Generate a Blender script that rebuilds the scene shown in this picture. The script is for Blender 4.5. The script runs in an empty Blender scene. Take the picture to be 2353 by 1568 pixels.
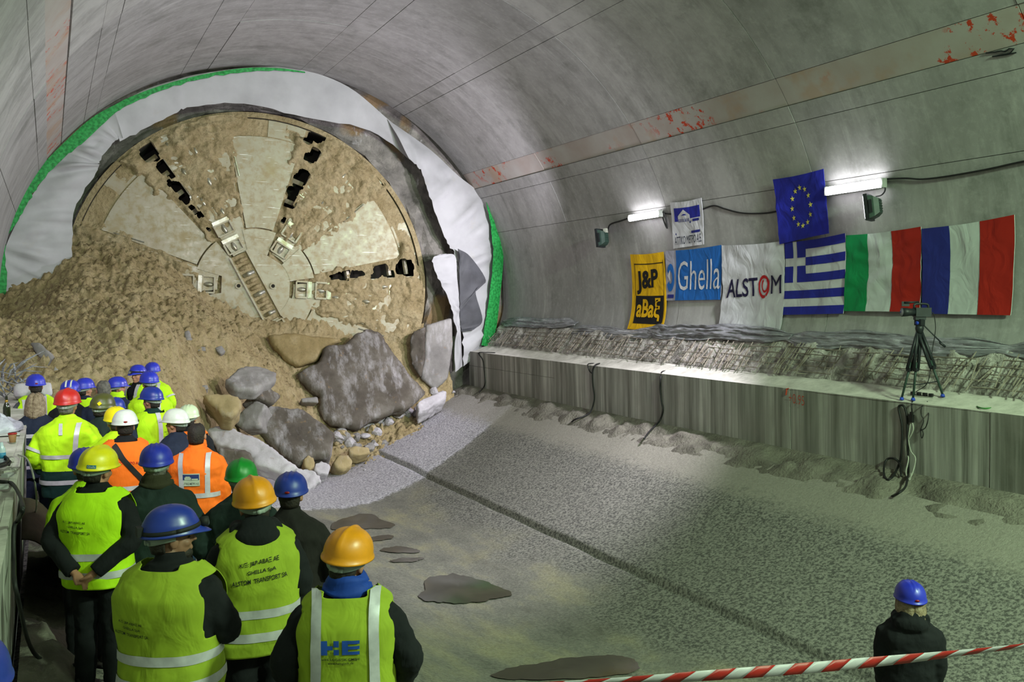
import bpy, bmesh, math, random
import numpy as np
from mathutils import Vector, Matrix, noise as mnoise
scene = bpy.context.scene
COL = scene.collection

# ------------------------------------------------------------------ camera
CAMZ = 4.2
F, CX, CY = 2000.0, 1176.5, 784.0
YAW, PITCH = math.radians(28.0), math.radians(2.55)
cam_data = bpy.data.cameras.new('camera')
cam_data.sensor_width = 36.0
cam_data.lens = 36.0 * F / 2353.0
cam = bpy.data.objects.new('camera', cam_data)
COL.objects.link(cam)
cam.location = (0, 0, CAMZ)
cam.rotation_euler = (math.pi / 2 - PITCH, 0, -YAW)
scene.camera = cam
scene.view_settings.view_transform = 'Standard'
scene.view_settings.look = 'None'
scene.view_settings.gamma = 1.0
scene.view_settings.exposure = 0.0
scene.view_settings.use_curve_mapping = False

# ------------------------------------------------------------------ world and the tunnel's lamps
world = bpy.data.worlds.new('world')
scene.world = world
world.use_nodes = True
world.node_tree.nodes['Background'].inputs[0].default_value = (0.62, 0.72, 0.62, 1)
world.node_tree.nodes['Background'].inputs[1].default_value = 0.14

def lamp(name, kind, loc, energy, color, target=None, **kw):
    d = bpy.data.lights.new(name, kind)
    d.energy = energy
    d.color = color
    for k, v in kw.items():
        setattr(d, k, v)
    o = bpy.data.objects.new(name, d)
    COL.objects.link(o)
    o.location = loc
    if target is not None:
        o.rotation_euler = (Vector(target) - Vector(loc)).to_track_quat('-Z', 'Y').to_euler()
    return o

COOL = (0.92, 0.87, 1.0)
GREEN = (0.70, 1.0, 0.66)
# floodlights on the right wall (seen from behind in the photograph) and an unseen one put on the left wall to light face and crowd
lamp('flood_light_near', 'SPOT', (11.45, 10.35, 6.0), 3000, COOL, (2.2, 20.0, 2.4), spot_size=math.radians(118), spot_blend=0.55, shadow_soft_size=0.18)
lamp('flood_light_far', 'SPOT', (11.55, 18.15, 5.5), 1400, COOL, (3.5, 23.5, 6.0), spot_size=math.radians(140), spot_blend=0.5, shadow_soft_size=0.15)
lamp('flood_light_left_unseen', 'SPOT', (0.12, 4.72, 6.82), 1700, COOL, (5.0, 23.0, 4.6), spot_size=math.radians(95), spot_blend=0.6, shadow_soft_size=0.2)
# greenish discharge lamps hanging in the tunnel behind the photographer
lamp('discharge_lamp_rear', 'AREA', (8.0, -2.5, 8.8), 1700, GREEN, (10.0, 8.0, 2.5), shape='RECTANGLE', size=1.2, size_y=0.5)
lamp('discharge_lamp_crown', 'AREA', (3.5, -5.0, 9.2), 200, GREEN, (3.5, 8.0, 1.5), shape='RECTANGLE', size=1.2, size_y=0.5)

# ------------------------------------------------------------------ helpers
_fw = np.array([math.sin(YAW) * math.cos(PITCH), math.cos(YAW) * math.cos(PITCH), -math.sin(PITCH)])
_rt = np.array([math.cos(YAW), -math.sin(YAW), 0.0])
_up = np.cross(_rt, _fw)
CAM = np.array([0, 0, CAMZ])

def ray(u, v):
    d = _fw + _rt * ((u - CX) / F) - _up * ((v - CY) / F)
    return d
def at_y(u, v, y):
    d = ray(u, v); return CAM + d * (y / d[1])
def at_x(u, v, x):
    d = ray(u, v); return CAM + d * (x / d[0])
def at_z(u, v, z):
    d = ray(u, v); return CAM + d * ((z - CAMZ) / d[2])
def at_plane(u, v, p, n):
    d = ray(u, v); p = np.asarray(p, float); n = np.asarray(n, float)
    return CAM + d * (((p - CAM) @ n) / (d @ n))

# cross-section of the invert: worn flat beside the left ledge, lowest near x = 5.8, steep on the right
_FX = np.array([-1.5, -.3, .3, 1.3, 2.2, 3.2, 4.2, 5.3, 6.3, 7.5, 8.8, 10.2, 11.4]); _FZ = np.array([1.46, 1.40, 1.35, 1.20, .90, .52, .20, .02, .03, .29, .78, 1.42, 2.05])
def _fine():
    P = [np.array(p) for p in zip(_FX, _FZ)]; Q = [2 * P[0] - P[1]] + P + [2 * P[-1] - P[-2]]; out = []
    for i in range(1, len(Q) - 2):
        for t in np.linspace(0, 1, 10, endpoint=False):
            a, b, c, d = Q[i - 1:i + 3]
            out.append(.5 * (2 * b + (c - a) * t + (2 * a - 5 * b + 4 * c - d) * t * t + (3 * b - a - 3 * c + d) * t ** 3))
    return np.array(out + [P[-1]])
_FT = _fine()
def floor_z(x): return np.interp(np.asarray(x, float), _FT[:, 0], _FT[:, 1])
def on_floor(u, v, h=0.0):
    d = ray(u, v)
    ys = np.linspace(1.0, 30, 6000)
    P = CAM[None, :] + d[None, :] * (ys / d[1])[:, None]
    g = P[:, 2] - floor_z(P[:, 0]) - h
    i = np.argmax(g < 0)
    return P[i]

VX, VA, VB = 5.6, 6.6, 6.2     # vault ellipse
def prof(phi):
    """lining profile, phi in radians, 0 = right springing, pi = left springing -> x, z"""
    s, c = math.sin(phi), math.cos(phi)
    z = VB * s
    if z >= 0:
        return VX + VA * c, CAMZ + z
    return (VX + VA - 0.32 * z * z if c > 0 else VX - VA - .02 * z * z), CAMZ + z
def prof_n(phi):
    x0, z0 = prof(phi - 1e-3); x1, z1 = prof(phi + 1e-3)
    tx, tz = x1 - x0, z1 - z0
    l = math.hypot(tx, tz)
    return -tz / l, tx / l           # points into the tunnel
def vault_pt(phi, y, off=0.0):
    x, z = prof(phi); nx, nz = prof_n(phi)
    return np.array([x + nx * off, y, z + nz * off])
def vault_inside(P, off):
    x = abs(P[0] - VX); z = P[2] - CAMZ
    if z >= 0:
        return (x / (VA - off)) ** 2 + (z / (VB - off)) ** 2 < 1
    return x < VA - off - (0.32 * z * z if P[0] > VX else 0)
def on_vault(u, v, off=0.0):
    d = ray(u, v); d = d / np.linalg.norm(d)
    lo, hi = 0.5, 60.0
    for _ in range(50):
        m = (lo + hi) / 2
        if vault_inside(CAM + d * m, off): lo = m
        else: hi = m
    return CAM + d * lo
def phi_of(P):
    x, z = P[0] - VX, P[2] - CAMZ
    if z >= 0: return math.atan2(z / VB, x / VA)
    a = math.asin(max(-1, z / VB))
    return a if x > 0 else math.pi - a

def fbm(p, sc=1.0, oct=4, seed=0.0, H=0.9):
    return mnoise.fractal(Vector((p[0] * sc + seed, p[1] * sc - seed * .7, p[2] * sc + seed * 1.3)), H, 2.0, oct)
def nz(p, sc=1.0, seed=0.0):
    return mnoise.noise(Vector((p[0] * sc + seed, p[1] * sc - seed * .7, p[2] * sc + seed * 1.3)))
def smooth01(x, a, b):
    t = min(1.0, max(0.0, (x - a) / (b - a))); return t * t * (3 - 2 * t)

def tag(o, label=None, cat=None, group=None, kind=None):
    if label: o['label'] = label
    if cat: o['category'] = cat
    if group: o['group'] = group
    if kind: o['kind'] = kind
    return o
def empty(name, loc, label=None, cat=None, group=None, rz=0.0, kind=None):
    o = bpy.data.objects.new(name, None)
    COL.objects.link(o)
    o.location = loc
    o.rotation_euler = (0, 0, rz)
    o.empty_display_size = 0.2
    return tag(o, label, cat, group, kind)
def link(name, me, parent=None):
    o = bpy.data.objects.new(name, me)
    COL.objects.link(o)
    if parent is not None: o.parent = parent
    return o
def make_mesh(verts, faces, mats=None, smooth=False, mi=None, name='mesh'):
    me = bpy.data.meshes.new(name)
    me.from_pydata([tuple(map(float, v)) for v in verts], [], [tuple(map(int, f)) for f in faces])
    if mats is not None:
        for m in (mats if isinstance(mats, (list, tuple)) else [mats]): me.materials.append(m)
    if mi is not None: me.polygons.foreach_set('material_index', list(mi))
    if smooth: me.polygons.foreach_set('use_smooth', [True] * len(me.polygons))
    me.update()
    return me
def wobj(name, verts, faces, mats=None, parent=None, smooth=False, mi=None):
    """object whose vertices are given in world space; parent (if any) is an unrotated empty or an object at the origin"""
    verts = np.asarray(verts, float)
    if parent is not None:
        q = parent; off = np.zeros(3)
        while q is not None:
            off = off + np.array(q.location); q = q.parent
        verts = verts - off
    return link(name, make_mesh(verts, faces, mats, smooth, mi, name), parent)

def recentre(o):
    """put the origin of a top-level world-space mesh at its base centre"""
    me = o.data
    co = np.empty(len(me.vertices) * 3); me.vertices.foreach_get('co', co); co = co.reshape(-1, 3)
    c = np.array([(co[:, 0].min() + co[:, 0].max()) / 2, (co[:, 1].min() + co[:, 1].max()) / 2, co[:, 2].min()])
    me.vertices.foreach_set('co', (co - c).ravel()); me.update()
    o.location = Vector(c) + o.location
    return o

class MB:
    """collects geometry for one mesh"""
    def __init__(s): s.v = []; s.f = []; s.mi = []
    def add(s, verts, faces, mi=0):
        b = len(s.v); s.v.extend([tuple(map(float, p)) for p in verts])
        s.f.extend([tuple(int(i) + b for i in f) for f in faces]); s.mi.extend([mi] * len(faces)); return s
    def box(s, c, sz, R=None, mi=0):
        c = np.asarray(c, float); h = np.asarray(sz, float) / 2
        vs = [np.array([x, y, z]) * h for x in (-1, 1) for y in (-1, 1) for z in (-1, 1)]
        if R is not None: vs = [np.asarray(R) @ p for p in vs]
        return s.add([c + p for p in vs], [(0, 1, 3, 2), (4, 6, 7, 5), (0, 4, 5, 1), (2, 3, 7, 6), (0, 2, 6, 4), (1, 5, 7, 3)], mi)
    def tube(s, pts, rad, n=8, cap=True, mi=0, flat=None):
        v, f = tube_geo(pts, rad, n, cap, flat); return s.add(v, f, mi)
    def ell(s, c, r, nu=16, nv=10, R=None, mi=0):
        c = np.asarray(c, float); vs = []; fs = []
        for j in range(1, nv):
            t = math.pi * j / nv
            for i in range(nu):
                a = 2 * math.pi * i / nu
                vs.append(np.array([r[0] * math.sin(t) * math.cos(a), r[1] * math.sin(t) * math.sin(a), r[2] * math.cos(t)]))
        vs.append(np.array([0, 0, r[2]])); vs.append(np.array([0, 0, -r[2]]))
        if R is not None: vs = [np.asarray(R) @ p for p in vs]
        for j in range(nv - 2):
            for i in range(nu):
                a, b = j * nu + i, j * nu + (i + 1) % nu
                fs.append((a, a + nu, b + nu, b))
        T = len(vs) - 2; B = T + 1
        for i in range(nu):
            fs.append((T, i, (i + 1) % nu)); L = (nv - 2) * nu
            fs.append((B, L + (i + 1) % nu, L + i))
        return s.add([c + p for p in vs], fs, mi)
    def cyl(s, p0, p1, r, n=16, mi=0): return s.tube([p0, p1], [r, r], n, True, mi)
    def grid(s, P, mi=0, flip=False):
        P = np.asarray(P, float); a, b = P.shape[:2]
        fs = []
        for i in range(a - 1):
            for j in range(b - 1):
                q = (i * b + j, i * b + j + 1, (i + 1) * b + j + 1, (i + 1) * b + j)
                fs.append(q[::-1] if flip else q)
        return s.add(P.reshape(-1, 3), fs, mi)
    def build(s, name, mats, parent=None, smooth=False): return wobj(name, s.v, s.f, mats, parent, smooth, s.mi)
    def local(s, name, mats, parent=None, smooth=False):
        return link(name, make_mesh(s.v, s.f, mats, smooth, s.mi, name), parent)

def tube_geo(pts, rad, n=8, cap=True, flat=None):
    pts = [np.asarray(p, float) for p in pts]
    if not hasattr(rad, '__len__'): rad = [rad] * len(pts)
    vs, fs = [], []
    up = None
    for i, p in enumerate(pts):
        t = pts[min(i + 1, len(pts) - 1)] - pts[max(i - 1, 0)]
        t = t / (np.linalg.norm(t) + 1e-9)
        if up is None:
            up = np.array([0, 0, 1.0]) if abs(t[2]) < .9 else np.array([0, 1.0, 0])
        a = np.cross(up, t); a /= np.linalg.norm(a) + 1e-9
        b = np.cross(t, a); up = b
        for k in range(n):
            th = 2 * math.pi * k / n
            o = a * math.cos(th) + b * math.sin(th)
            if flat is not None: o = o * np.asarray(flat)
            vs.append(p + o * rad[i])
    m = len(pts)
    for i in range(m - 1):
        for k in range(n):
            q, w = i * n + k, i * n + (k + 1) % n
            fs.append((q, w, w + n, q + n))
    if cap:
        fs.append(tuple(range(n))[::-1]); fs.append(tuple((m - 1) * n + k for k in range(n)))
    return vs, fs
def spline(pts, k=8):
    P = [np.asarray(p, float) for p in pts]
    if len(P) < 3:
        return [P[0] + (P[-1] - P[0]) * t for t in np.linspace(0, 1, k)]
    Q = [2 * P[0] - P[1]] + P + [2 * P[-1] - P[-2]]
    out = []
    for i in range(1, len(Q) - 2):
        for t in np.linspace(0, 1, k, endpoint=False):
            a, b, c, d = Q[i - 1], Q[i], Q[i + 1], Q[i + 2]
            out.append(.5 * (2 * b + (c - a) * t + (2 * a - 5 * b + 4 * c - d) * t * t + (3 * b - a - 3 * c + d) * t ** 3))
    out.append(P[-1]); return out

def remesh(mb, voxel, smooth=2, name='m'):
    me = make_mesh(mb.v, mb.f)
    o = bpy.data.objects.new('tmp', me); COL.objects.link(o)
    m = o.modifiers.new('r', 'REMESH'); m.mode = 'VOXEL'; m.voxel_size = voxel; m.use_smooth_shade = True
    if smooth:
        s = o.modifiers.new('s', 'SMOOTH'); s.iterations = smooth; s.factor = 0.5
    dg = bpy.context.evaluated_depsgraph_get()
    out = bpy.data.meshes.new_from_object(o.evaluated_get(dg))
    out.name = name
    bpy.data.objects.remove(o); bpy.data.meshes.remove(me)
    out.polygons.foreach_set('use_smooth', [True] * len(out.polygons))
    out.materials.clear()
    return out
def mesh_co(me):
    co = np.empty(len(me.vertices) * 3); me.vertices.foreach_get('co', co); return co.reshape(-1, 3)
def set_co(me, co):
    me.vertices.foreach_set('co', np.asarray(co, float).ravel()); me.update()
def mesh_no(me):
    no = np.empty(len(me.vertices) * 3); me.vertices.foreach_get('normal', no); return no.reshape(-1, 3)

_text_cache = {}
def text_geo(body, bold=0.0, spacing=1.0):
    """triangulated flat text, width/height normalised to its bounding box -> verts (n,2) in 0..1, faces, aspect"""
    key = (body, bold, spacing)
    if key in _text_cache: return _text_cache[key]
    c = bpy.data.curves.new('txt', 'FONT'); c.body = body; c.align_x = 'CENTER'; c.offset = bold; c.space_character = spacing
    c.resolution_u = 3
    o = bpy.data.objects.new('txt', c); COL.objects.link(o)
    dg = bpy.context.evaluated_depsgraph_get()
    me = bpy.data.meshes.new_from_object(o.evaluated_get(dg))
    bpy.data.objects.remove(o); bpy.data.curves.remove(c)
    bm = bmesh.new(); bm.from_mesh(me)
    bmesh.ops.triangulate(bm, faces=bm.faces[:])
    bmesh.ops.remove_doubles(bm, verts=bm.verts[:], dist=1e-5)
    long = [e for e in bm.edges if e.calc_length() > .22]
    if long: bmesh.ops.subdivide_edges(bm, edges=long, cuts=2)
    bmesh.ops.triangulate(bm, faces=bm.faces[:])
    V = np.array([v.co[:2] for v in bm.verts]); bm.verts.index_update()
    Fs = [tuple(v.index for v in f.verts) for f in bm.faces]
    bm.free(); bpy.data.meshes.remove(me)
    mn, mx = V.min(0), V.max(0)
    r = ((V - mn) / (mx - mn), Fs, (mx[0] - mn[0]) / (mx[1] - mn[1]))
    _text_cache[key] = r
    return r

# ------------------------------------------------------------------ materials
def rgb(h):
    """sRGB hex -> linear rgba"""
    h = h.lstrip('#'); out = []
    for i in (0, 2, 4):
        c = int(h[i:i + 2], 16) / 255
        out.append(c / 12.92 if c <= .04045 else ((c + .055) / 1.055) ** 2.4)
    return tuple(out) + (1,)

class NT:
    def __init__(s, name):
        s.m = bpy.data.materials.new(name); s.m.use_nodes = True
        s.t = s.m.node_tree; s.p = s.t.nodes['Principled BSDF']
        s.tc = s.t.nodes.new('ShaderNodeTexCoord').outputs['Object']
    def n(s, typ, **kw):
        x = s.t.nodes.new(typ)
        for k, v in kw.items(): setattr(x, k, v)
        return x
    def l(s, a, b): s.t.links.new(a, b)
    def map(s, scale, rot=(0, 0, 0), loc=(0, 0, 0)):
        x = s.n('ShaderNodeMapping'); s.l(s.tc, x.inputs[0])
        x.inputs['Scale'].default_value = scale; x.inputs['Rotation'].default_value = rot; x.inputs['Location'].default_value = loc
        return x.outputs[0]
    def noise(s, scale, detail=4, rough=.55, vec=None, dist=0.0, fac=True):
        x = s.n('ShaderNodeTexNoise'); s.l(vec if vec is not None else s.tc, x.inputs['Vector'])
        x.inputs['Scale'].default_value = scale; x.inputs['Detail'].default_value = detail
        x.inputs['Roughness'].default_value = rough; x.inputs['Distortion'].default_value = dist
        return x.outputs[0]
    def voro(s, scale, vec=None, feature='F1'):
        x = s.n('ShaderNodeTexVoronoi', feature=feature); s.l(vec if vec is not None else s.tc, x.inputs['Vector'])
        x.inputs['Scale'].default_value = scale; return x.outputs[0]
    def ramp(s, fac, stops):
        x = s.n('ShaderNodeValToRGB'); s.l(fac, x.inputs[0]); e = x.color_ramp.elements
        while len(e) < len(stops): e.new(.5)
        for i, (p, c) in enumerate(stops):
            e[i].position = p; e[i].color = c if hasattr(c, '__len__') else (c, c, c, 1)
        return x.outputs[0]
    def mix(s, fac, a, b, blend='MIX'):
        x = s.n('ShaderNodeMix', data_type='RGBA', blend_type=blend)
        for sock, val in ((x.inputs[0], fac), (x.inputs[6], a), (x.inputs[7], b)):
            if hasattr(val, 'links'): s.l(val, sock)
            else: sock.default_value = val
        return x.outputs[2]
    def math(s, op, a, b=0.0, clamp=False):
        x = s.n('ShaderNodeMath', operation=op, use_clamp=clamp)
        for sock, val in ((x.inputs[0], a), (x.inputs[1], b)):
            if hasattr(val, 'links'): s.l(val, sock)
            else: sock.default_value = val
        return x.outputs[0]
    def xyz(s):
        x = s.n('ShaderNodeSeparateXYZ'); s.l(s.tc, x.inputs[0]); return x.outputs
    def bump(s, h, strength=.4, dist=.02, prev=None):
        x = s.n('ShaderNodeBump'); s.l(h, x.inputs['Height'])
        x.inputs['Strength'].default_value = strength; x.inputs['Distance'].default_value = dist
        if prev is not None: s.l(prev, x.inputs['Normal'])
        return x.outputs[0]
    def out(s, col=None, rough=.8, normal=None, metal=0.0, spec=.5):
        if col is not None:
            if hasattr(col, 'links'): s.l(col, s.p.inputs['Base Color'])
            else: s.p.inputs['Base Color'].default_value = col
        if hasattr(rough, 'links'): s.l(rough, s.p.inputs['Roughness'])
        else: s.p.inputs['Roughness'].default_value = rough
        s.p.inputs['Metallic'].default_value = metal
        s.p.inputs['Specular IOR Level'].default_value = spec
        if normal is not None: s.l(normal, s.p.inputs['Normal'])
        return s.m

def M(name, c1, c2=None, scale=4.0, rough=.8, bump=0.0, bscale=30.0, bdist=.01, metal=0.0, spec=.4, lo=.35, hi=.65, detail=5):
    t = NT(name)
    c1 = rgb(c1); c2 = rgb(c2) if c2 else tuple(min(1, x * .82) for x in c1[:3]) + (1,)
    col = t.ramp(t.noise(scale, detail), [(lo, c1), (hi, c2)])
    nrm = t.bump(t.noise(bscale, 4), bump, bdist) if bump else None
    return t.out(col, rough, nrm, metal, spec)
# ------------------------------------------------------------------ setting: materials
def mat_lining(name, c_lo, c_hi, seed):
    t = NT(name)
    v = t.map((1, 1, 1), loc=(seed * 3.1, seed * 7.7, seed))
    big = t.noise(.35, 5, .6, v)
    st = t.noise(1.0, 5, .65, t.map((2.6, 2.2, .35), loc=(seed, 0, 0)))
    fine = t.noise(9, 6, .7, v)
    c = t.ramp(big, [(.3, rgb(c_lo)), (.72, rgb(c_hi))])
    c = t.mix(t.ramp(st, [(.42, 0.0), (.68, .42)]), c, rgb('#6b6b66'))
    st2 = t.noise(1.0, 6, .7, t.map((.35, 2.6, .5), loc=(0, seed, 3)))
    c = t.mix(t.ramp(st2, [(.50, 0.0), (.70, .42)]), c, rgb('#63645f'))
    c = t.mix(t.ramp(t.noise(1.0, 5, .7, t.map((.3, 3.4, .45), loc=(2, seed + 4, 1))), [(.55, 0.0), (.72, .4)]), c, rgb('#bdbcb9'))
    c = t.mix(t.ramp(fine, [(.5, 0.0), (.75, .35)]), c, rgb('#b9b8b4'))
    c = t.mix(t.ramp(t.noise(.9, 8, .72, v), [(.54, 0.0), (.70, .6)]), c, rgb('#5f625c'))
    n = t.bump(fine, .12, .01)
    n = t.bump(t.noise(60, 3), .08, .004, n)
    return t.out(c, t.ramp(big, [(.3, .62), (.7, .8)]), n, 0, .35)
m_lining = [mat_lining('lining_concrete', '#8b8a88', '#a3a29f', 0.0), mat_lining('lining_concrete_grey', '#848481', '#9b9b97', 5.0), mat_lining('lining_concrete_pale', '#94938f', '#acaba7', 11.0)]
m_gap = M('joint_dark', '#55554f', '#6a6962', 3, .95)

def mat_strip():
    t = NT('lining_strip_with_red_paint')
    c = t.ramp(t.noise(1.2, 5), [(.35, rgb('#9b9189')), (.65, rgb('#a5a19b'))])
    c = t.mix(t.ramp(t.noise(.9, 4, .6, t.map((1, 1, 1), loc=(4, 9, 2))), [(.52, 0.0), (.62, .6)]), c, rgb('#a0856c'))
    X = t.xyz()[0]
    patch = t.ramp(t.noise(.55, 1, .5, t.map((1, 1, 1), loc=(1.3, 2.4, 0))), [(.50, 0.0), (.58, 1.0)])
    flake = t.ramp(t.noise(4.2, 7, .72), [(.555, 0.0), (.58, 1.0)])
    c = t.mix(t.math('MULTIPLY', t.math('MULTIPLY', patch, flake), t.ramp(X, [(0.0, .75), (1.0, 1.0)])), c, rgb('#b2391c'))
    return t.out(c, .8, t.bump(t.noise(30, 4), .15, .006), 0, .3)
m_strip = mat_strip()

def mat_floor():
    t = NT('sprayed_concrete_floor')
    X, Y, Z = t.xyz()
    v = t.tc
    g1 = t.noise(24, 5, .7)
    g2 = t.noise(7.5, 5, .7)
    base = t.ramp(g1, [(.42, rgb('#4a4945')), (.57, rgb('#85837a'))])
    # the smooth trowelled lane near the lowest line of the invert
    lane = t.math('ABSOLUTE', t.math('SUBTRACT', X, 4.7))
    lane = t.math('ADD', lane, t.math('MULTIPLY', t.math('SUBTRACT', t.noise(.5, 4), .5), 3.4))
    lane = t.ramp(t.math('DIVIDE', lane, 4.0), [(.42, 1.0), (.62, 0.0)])
    sm = t.ramp(t.noise(1.1, 6, .65, t.map((1, .55, 1))), [(.32, rgb('#5d5c54')), (.5, rgb('#7d7b70')), (.68, rgb('#a09a78'))])
    base = t.mix(lane, base, t.mix(.35, sm, base))
    wet = t.ramp(t.noise(.62, 5, .6, t.map((1, .8, 1), loc=(3, 1, 0))), [(.62, 0.0), (.72, .55)])
    base = t.mix(t.math('MULTIPLY', wet, lane), base, rgb('#4f4a3f'))
    # whitewashed end bay
    b = t.math('SUBTRACT', Y, t.math('ADD', t.math('MULTIPLY', X, .50), 14.35))
    b = t.math('ADD', b, t.math('MULTIPLY', t.math('SUBTRACT', t.noise(3.0, 5, .7), .5), .35))
    white = t.ramp(b, [(.0, 0.0), (.1, 1.0)])
    # lime thins out towards the upper edge of the invert
    thin = t.math('ADD', t.math('MULTIPLY', X, .125), t.math('MULTIPLY', g2, .6))
    spots = t.ramp(thin, [(1.12, 1.0), (1.5, .12)])
    lime = t.mix(t.ramp(g1, [(.42, 0.0), (.58, 1.0)]), rgb('#7d7b80'), rgb('#bdbabd'))
    lime = t.mix(spots, rgb('#4b4947'), lime)
    c = t.mix(white, base, lime)
    # pale dust along the upper lip
    lip = t.ramp(t.math('ADD', X, t.math('MULTIPLY', g2, .9)), [(0.0, 0.0), (1.0, 0.0)])
    d = t.math('ADD', t.math('MULTIPLY', t.math('SUBTRACT', X, 9.3), 1.1), t.math('MULTIPLY', t.math('SUBTRACT', g2, .5), .9))
    c = t.mix(t.ramp(d, [(.15, 0.0), (.55, .75)]), c, rgb('#8f8b7f'))
    n = t.bump(g1, .55, .03)
    n = t.bump(g2, .35, .04, n)
    return t.out(c, t.ramp(lane, [(0, .85), (1, .62)]), n, 0, .35)
m_floor = mat_floor()

def mat_ledge():
    t = NT('ledge_concrete_with_drip_streaks')
    X, Y, Z = t.xyz()
    st = t.noise(1.0, 5, .7, t.map((3, 5.5, .12)))
    st2 = t.noise(1.0, 4, .6, t.map((3, 1.1, .10), loc=(0, 5, 0)))
    c = t.ramp(st, [(.36, rgb('#65645c')), (.5, rgb('#92918a')), (.64, rgb('#b7b6ad'))])
    c = t.mix(t.ramp(st2, [(.48, 0.0), (.66, .55)]), c, rgb('#5d5d54'))
    c = t.mix(t.ramp(t.noise(1.3, 5), [(.45, 0.0), (.7, .5)]), c, rgb('#86827b'))
    dust = t.n('ShaderNodeNewGeometry')
    s = t.n('ShaderNodeSeparateXYZ'); t.l(dust.outputs['Normal'], s.inputs[0])
    topc = t.ramp(t.noise(3, 6, .7), [(.3, rgb('#a19e94')), (.62, rgb('#cbc8bd'))])
    c = t.mix(t.ramp(s.outputs[2], [(.6, 0.0), (.8, 1.0)]), c, topc)
    n = t.bump(t.noise(25, 5), .2, .01)
    return t.out(c, .85, n, 0, .3)
m_ledge = mat_ledge()
m_dirt = M('dusty_rubble', '#57534a', '#7d796d', 2.2, .95, .9, 18, .04, lo=.3, hi=.7)
m_rough = M('chipped_concrete', '#6a665f', '#b2aea6', 4.5, .95, 1.0, 22, .03, lo=.36, hi=.62, detail=8)

# ------------------------------------------------------------------ lining: panels on a backing shell
D2 = math.pi / 180
def seam(u, v): return phi_of(on_vault(u, v)) / D2
PH_BASE = math.asin(-1.46 / VB) / D2
s_mid = seam(1290, 512)
s_low = seam(1500, 361)
s_st0 = seam(1500, 326)
s_st1 = seam(1500, 268)
s_c = [seam(1237, 60), seam(1300, 70), seam(800, 60), seam(880, 60), seam(545, 60), seam(480, 60), seam(228, 100), seam(262, 100)]
right = [PH_BASE, s_mid, s_low, s_st0, s_st1]
left = [180 - s_st1, 180 - s_st0, 180 - s_low, 180 - s_mid, 180 - PH_BASE]
mids = sorted(p for p in s_c if s_st1 + 2 < p < 178 - s_st1)
SEAMS = right + mids + left
RINGS = [23.5, 19.25, 15.15, 11.0, 6.85, 2.7, -1.4, -5.5, -9.6]

def shell(name, p0, p1, mat):
    ys = np.linspace(23.5, -9.6, 9); ph = np.linspace(p0, p1, max(3, int((p1 - p0) / 2.5)))
    P = [[vault_pt(p * D2, y, -.03) for y in ys] for p in ph]
    return tag(MB().grid(P).build(name, mat, None, True), kind='structure')
wall_right = shell('wall_right', PH_BASE - 4, s_st0, m_gap)
ceiling = shell('ceiling', s_st0, 180 - s_st0, m_gap)
wall_left = shell('wall_left', 180 - s_st0, 180 - PH_BASE + 4, m_gap)
rnd = random.Random(4)
for j in range(len(SEAMS) - 1):
    p0, p1 = SEAMS[j], SEAMS[j + 1]
    par = wall_right if p1 <= s_st0 + 1e-6 else (wall_left if p0 >= 180 - s_st0 - 1e-6 else ceiling)
    strip = abs(p0 - s_st0) < 1e-6 or abs(p1 - (180 - s_st0)) < 1e-6
    for k in range(len(RINGS) - 1):
        y1, y0 = RINGS[k], RINGS[k + 1]
        g = .006; gp = .05
        off = rnd.uniform(-.006, .006) + (-.012 if strip else 0)
        n = max(2, int((p1 - p0) / 1.6) + 1)
        ph = np.linspace(p0 + gp, p1 - gp, n); ys = np.linspace(y0 + g, y1 - g, 5)
        P = [[vault_pt(p * D2, y, off) for y in ys] for p in ph]
        mb = MB(); mb.grid(P, flip=True)
        # returns into the joint so every panel has an edge
        ring = [P[i][0] for i in range(n)] + [P[-1][i] for i in range(1, 5)] + [P[i][-1] for i in range(n - 2, -1, -1)] + [P[0][i] for i in range(3, 0, -1)]
        phs = list(ph) + [ph[-1]] * 4 + list(ph[-2::-1]) + [ph[0]] * 3
        back = []
        for q, pp in zip(ring, phs):
            nx, nzv = prof_n(pp * D2); back.append(q - np.array([nx, 0, nzv]) * .045)
        m = len(ring); mb.add(ring + back, [(i, (i + 1) % m, m + (i + 1) % m, m + i) for i in range(m)])
        mb.build('panel', m_strip if strip else m_lining[(j * 3 + k * 5 + k * k) % 3], par, False).data.polygons.foreach_set('use_smooth', [True] * ((n - 1) * 4) + [False] * m)

# ------------------------------------------------------------------ invert floor
def floor_h(x, y):
    z0 = float(floor_z(x))
    z0 += .055 * smooth01(x, 7.44, 7.5) * (1 - smooth01(x, 7.6, 9.0)) - .05 * math.exp(-((x - 7.44) / .03) ** 2)
    z = z0 + .02 * fbm((x, y, 0), .8, 3) + .008 * nz((x, y, 0), 5)
    return z + .035 * smooth01(y - (.5 * x + 14.35), -.02, .1)
def build_floor():
    xs = np.concatenate([np.arange(-.30, 7.3, .13), np.array([7.3, 7.38, 7.43, 7.455, 7.48, 7.505, 7.53, 7.56, 7.62, 7.7]), np.arange(7.83, 10.5, .13)])
    ys = np.arange(-6.0, 25.01, .15)
    P = np.zeros((len(xs), len(ys), 3))
    for i, x in enumerate(xs):
        for j, y in enumerate(ys): P[i, j] = (x, y, floor_h(x, y))
    return tag(MB().grid(P, flip=True).build('floor', m_floor, None, True), kind='structure')
floor = build_floor()

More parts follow.
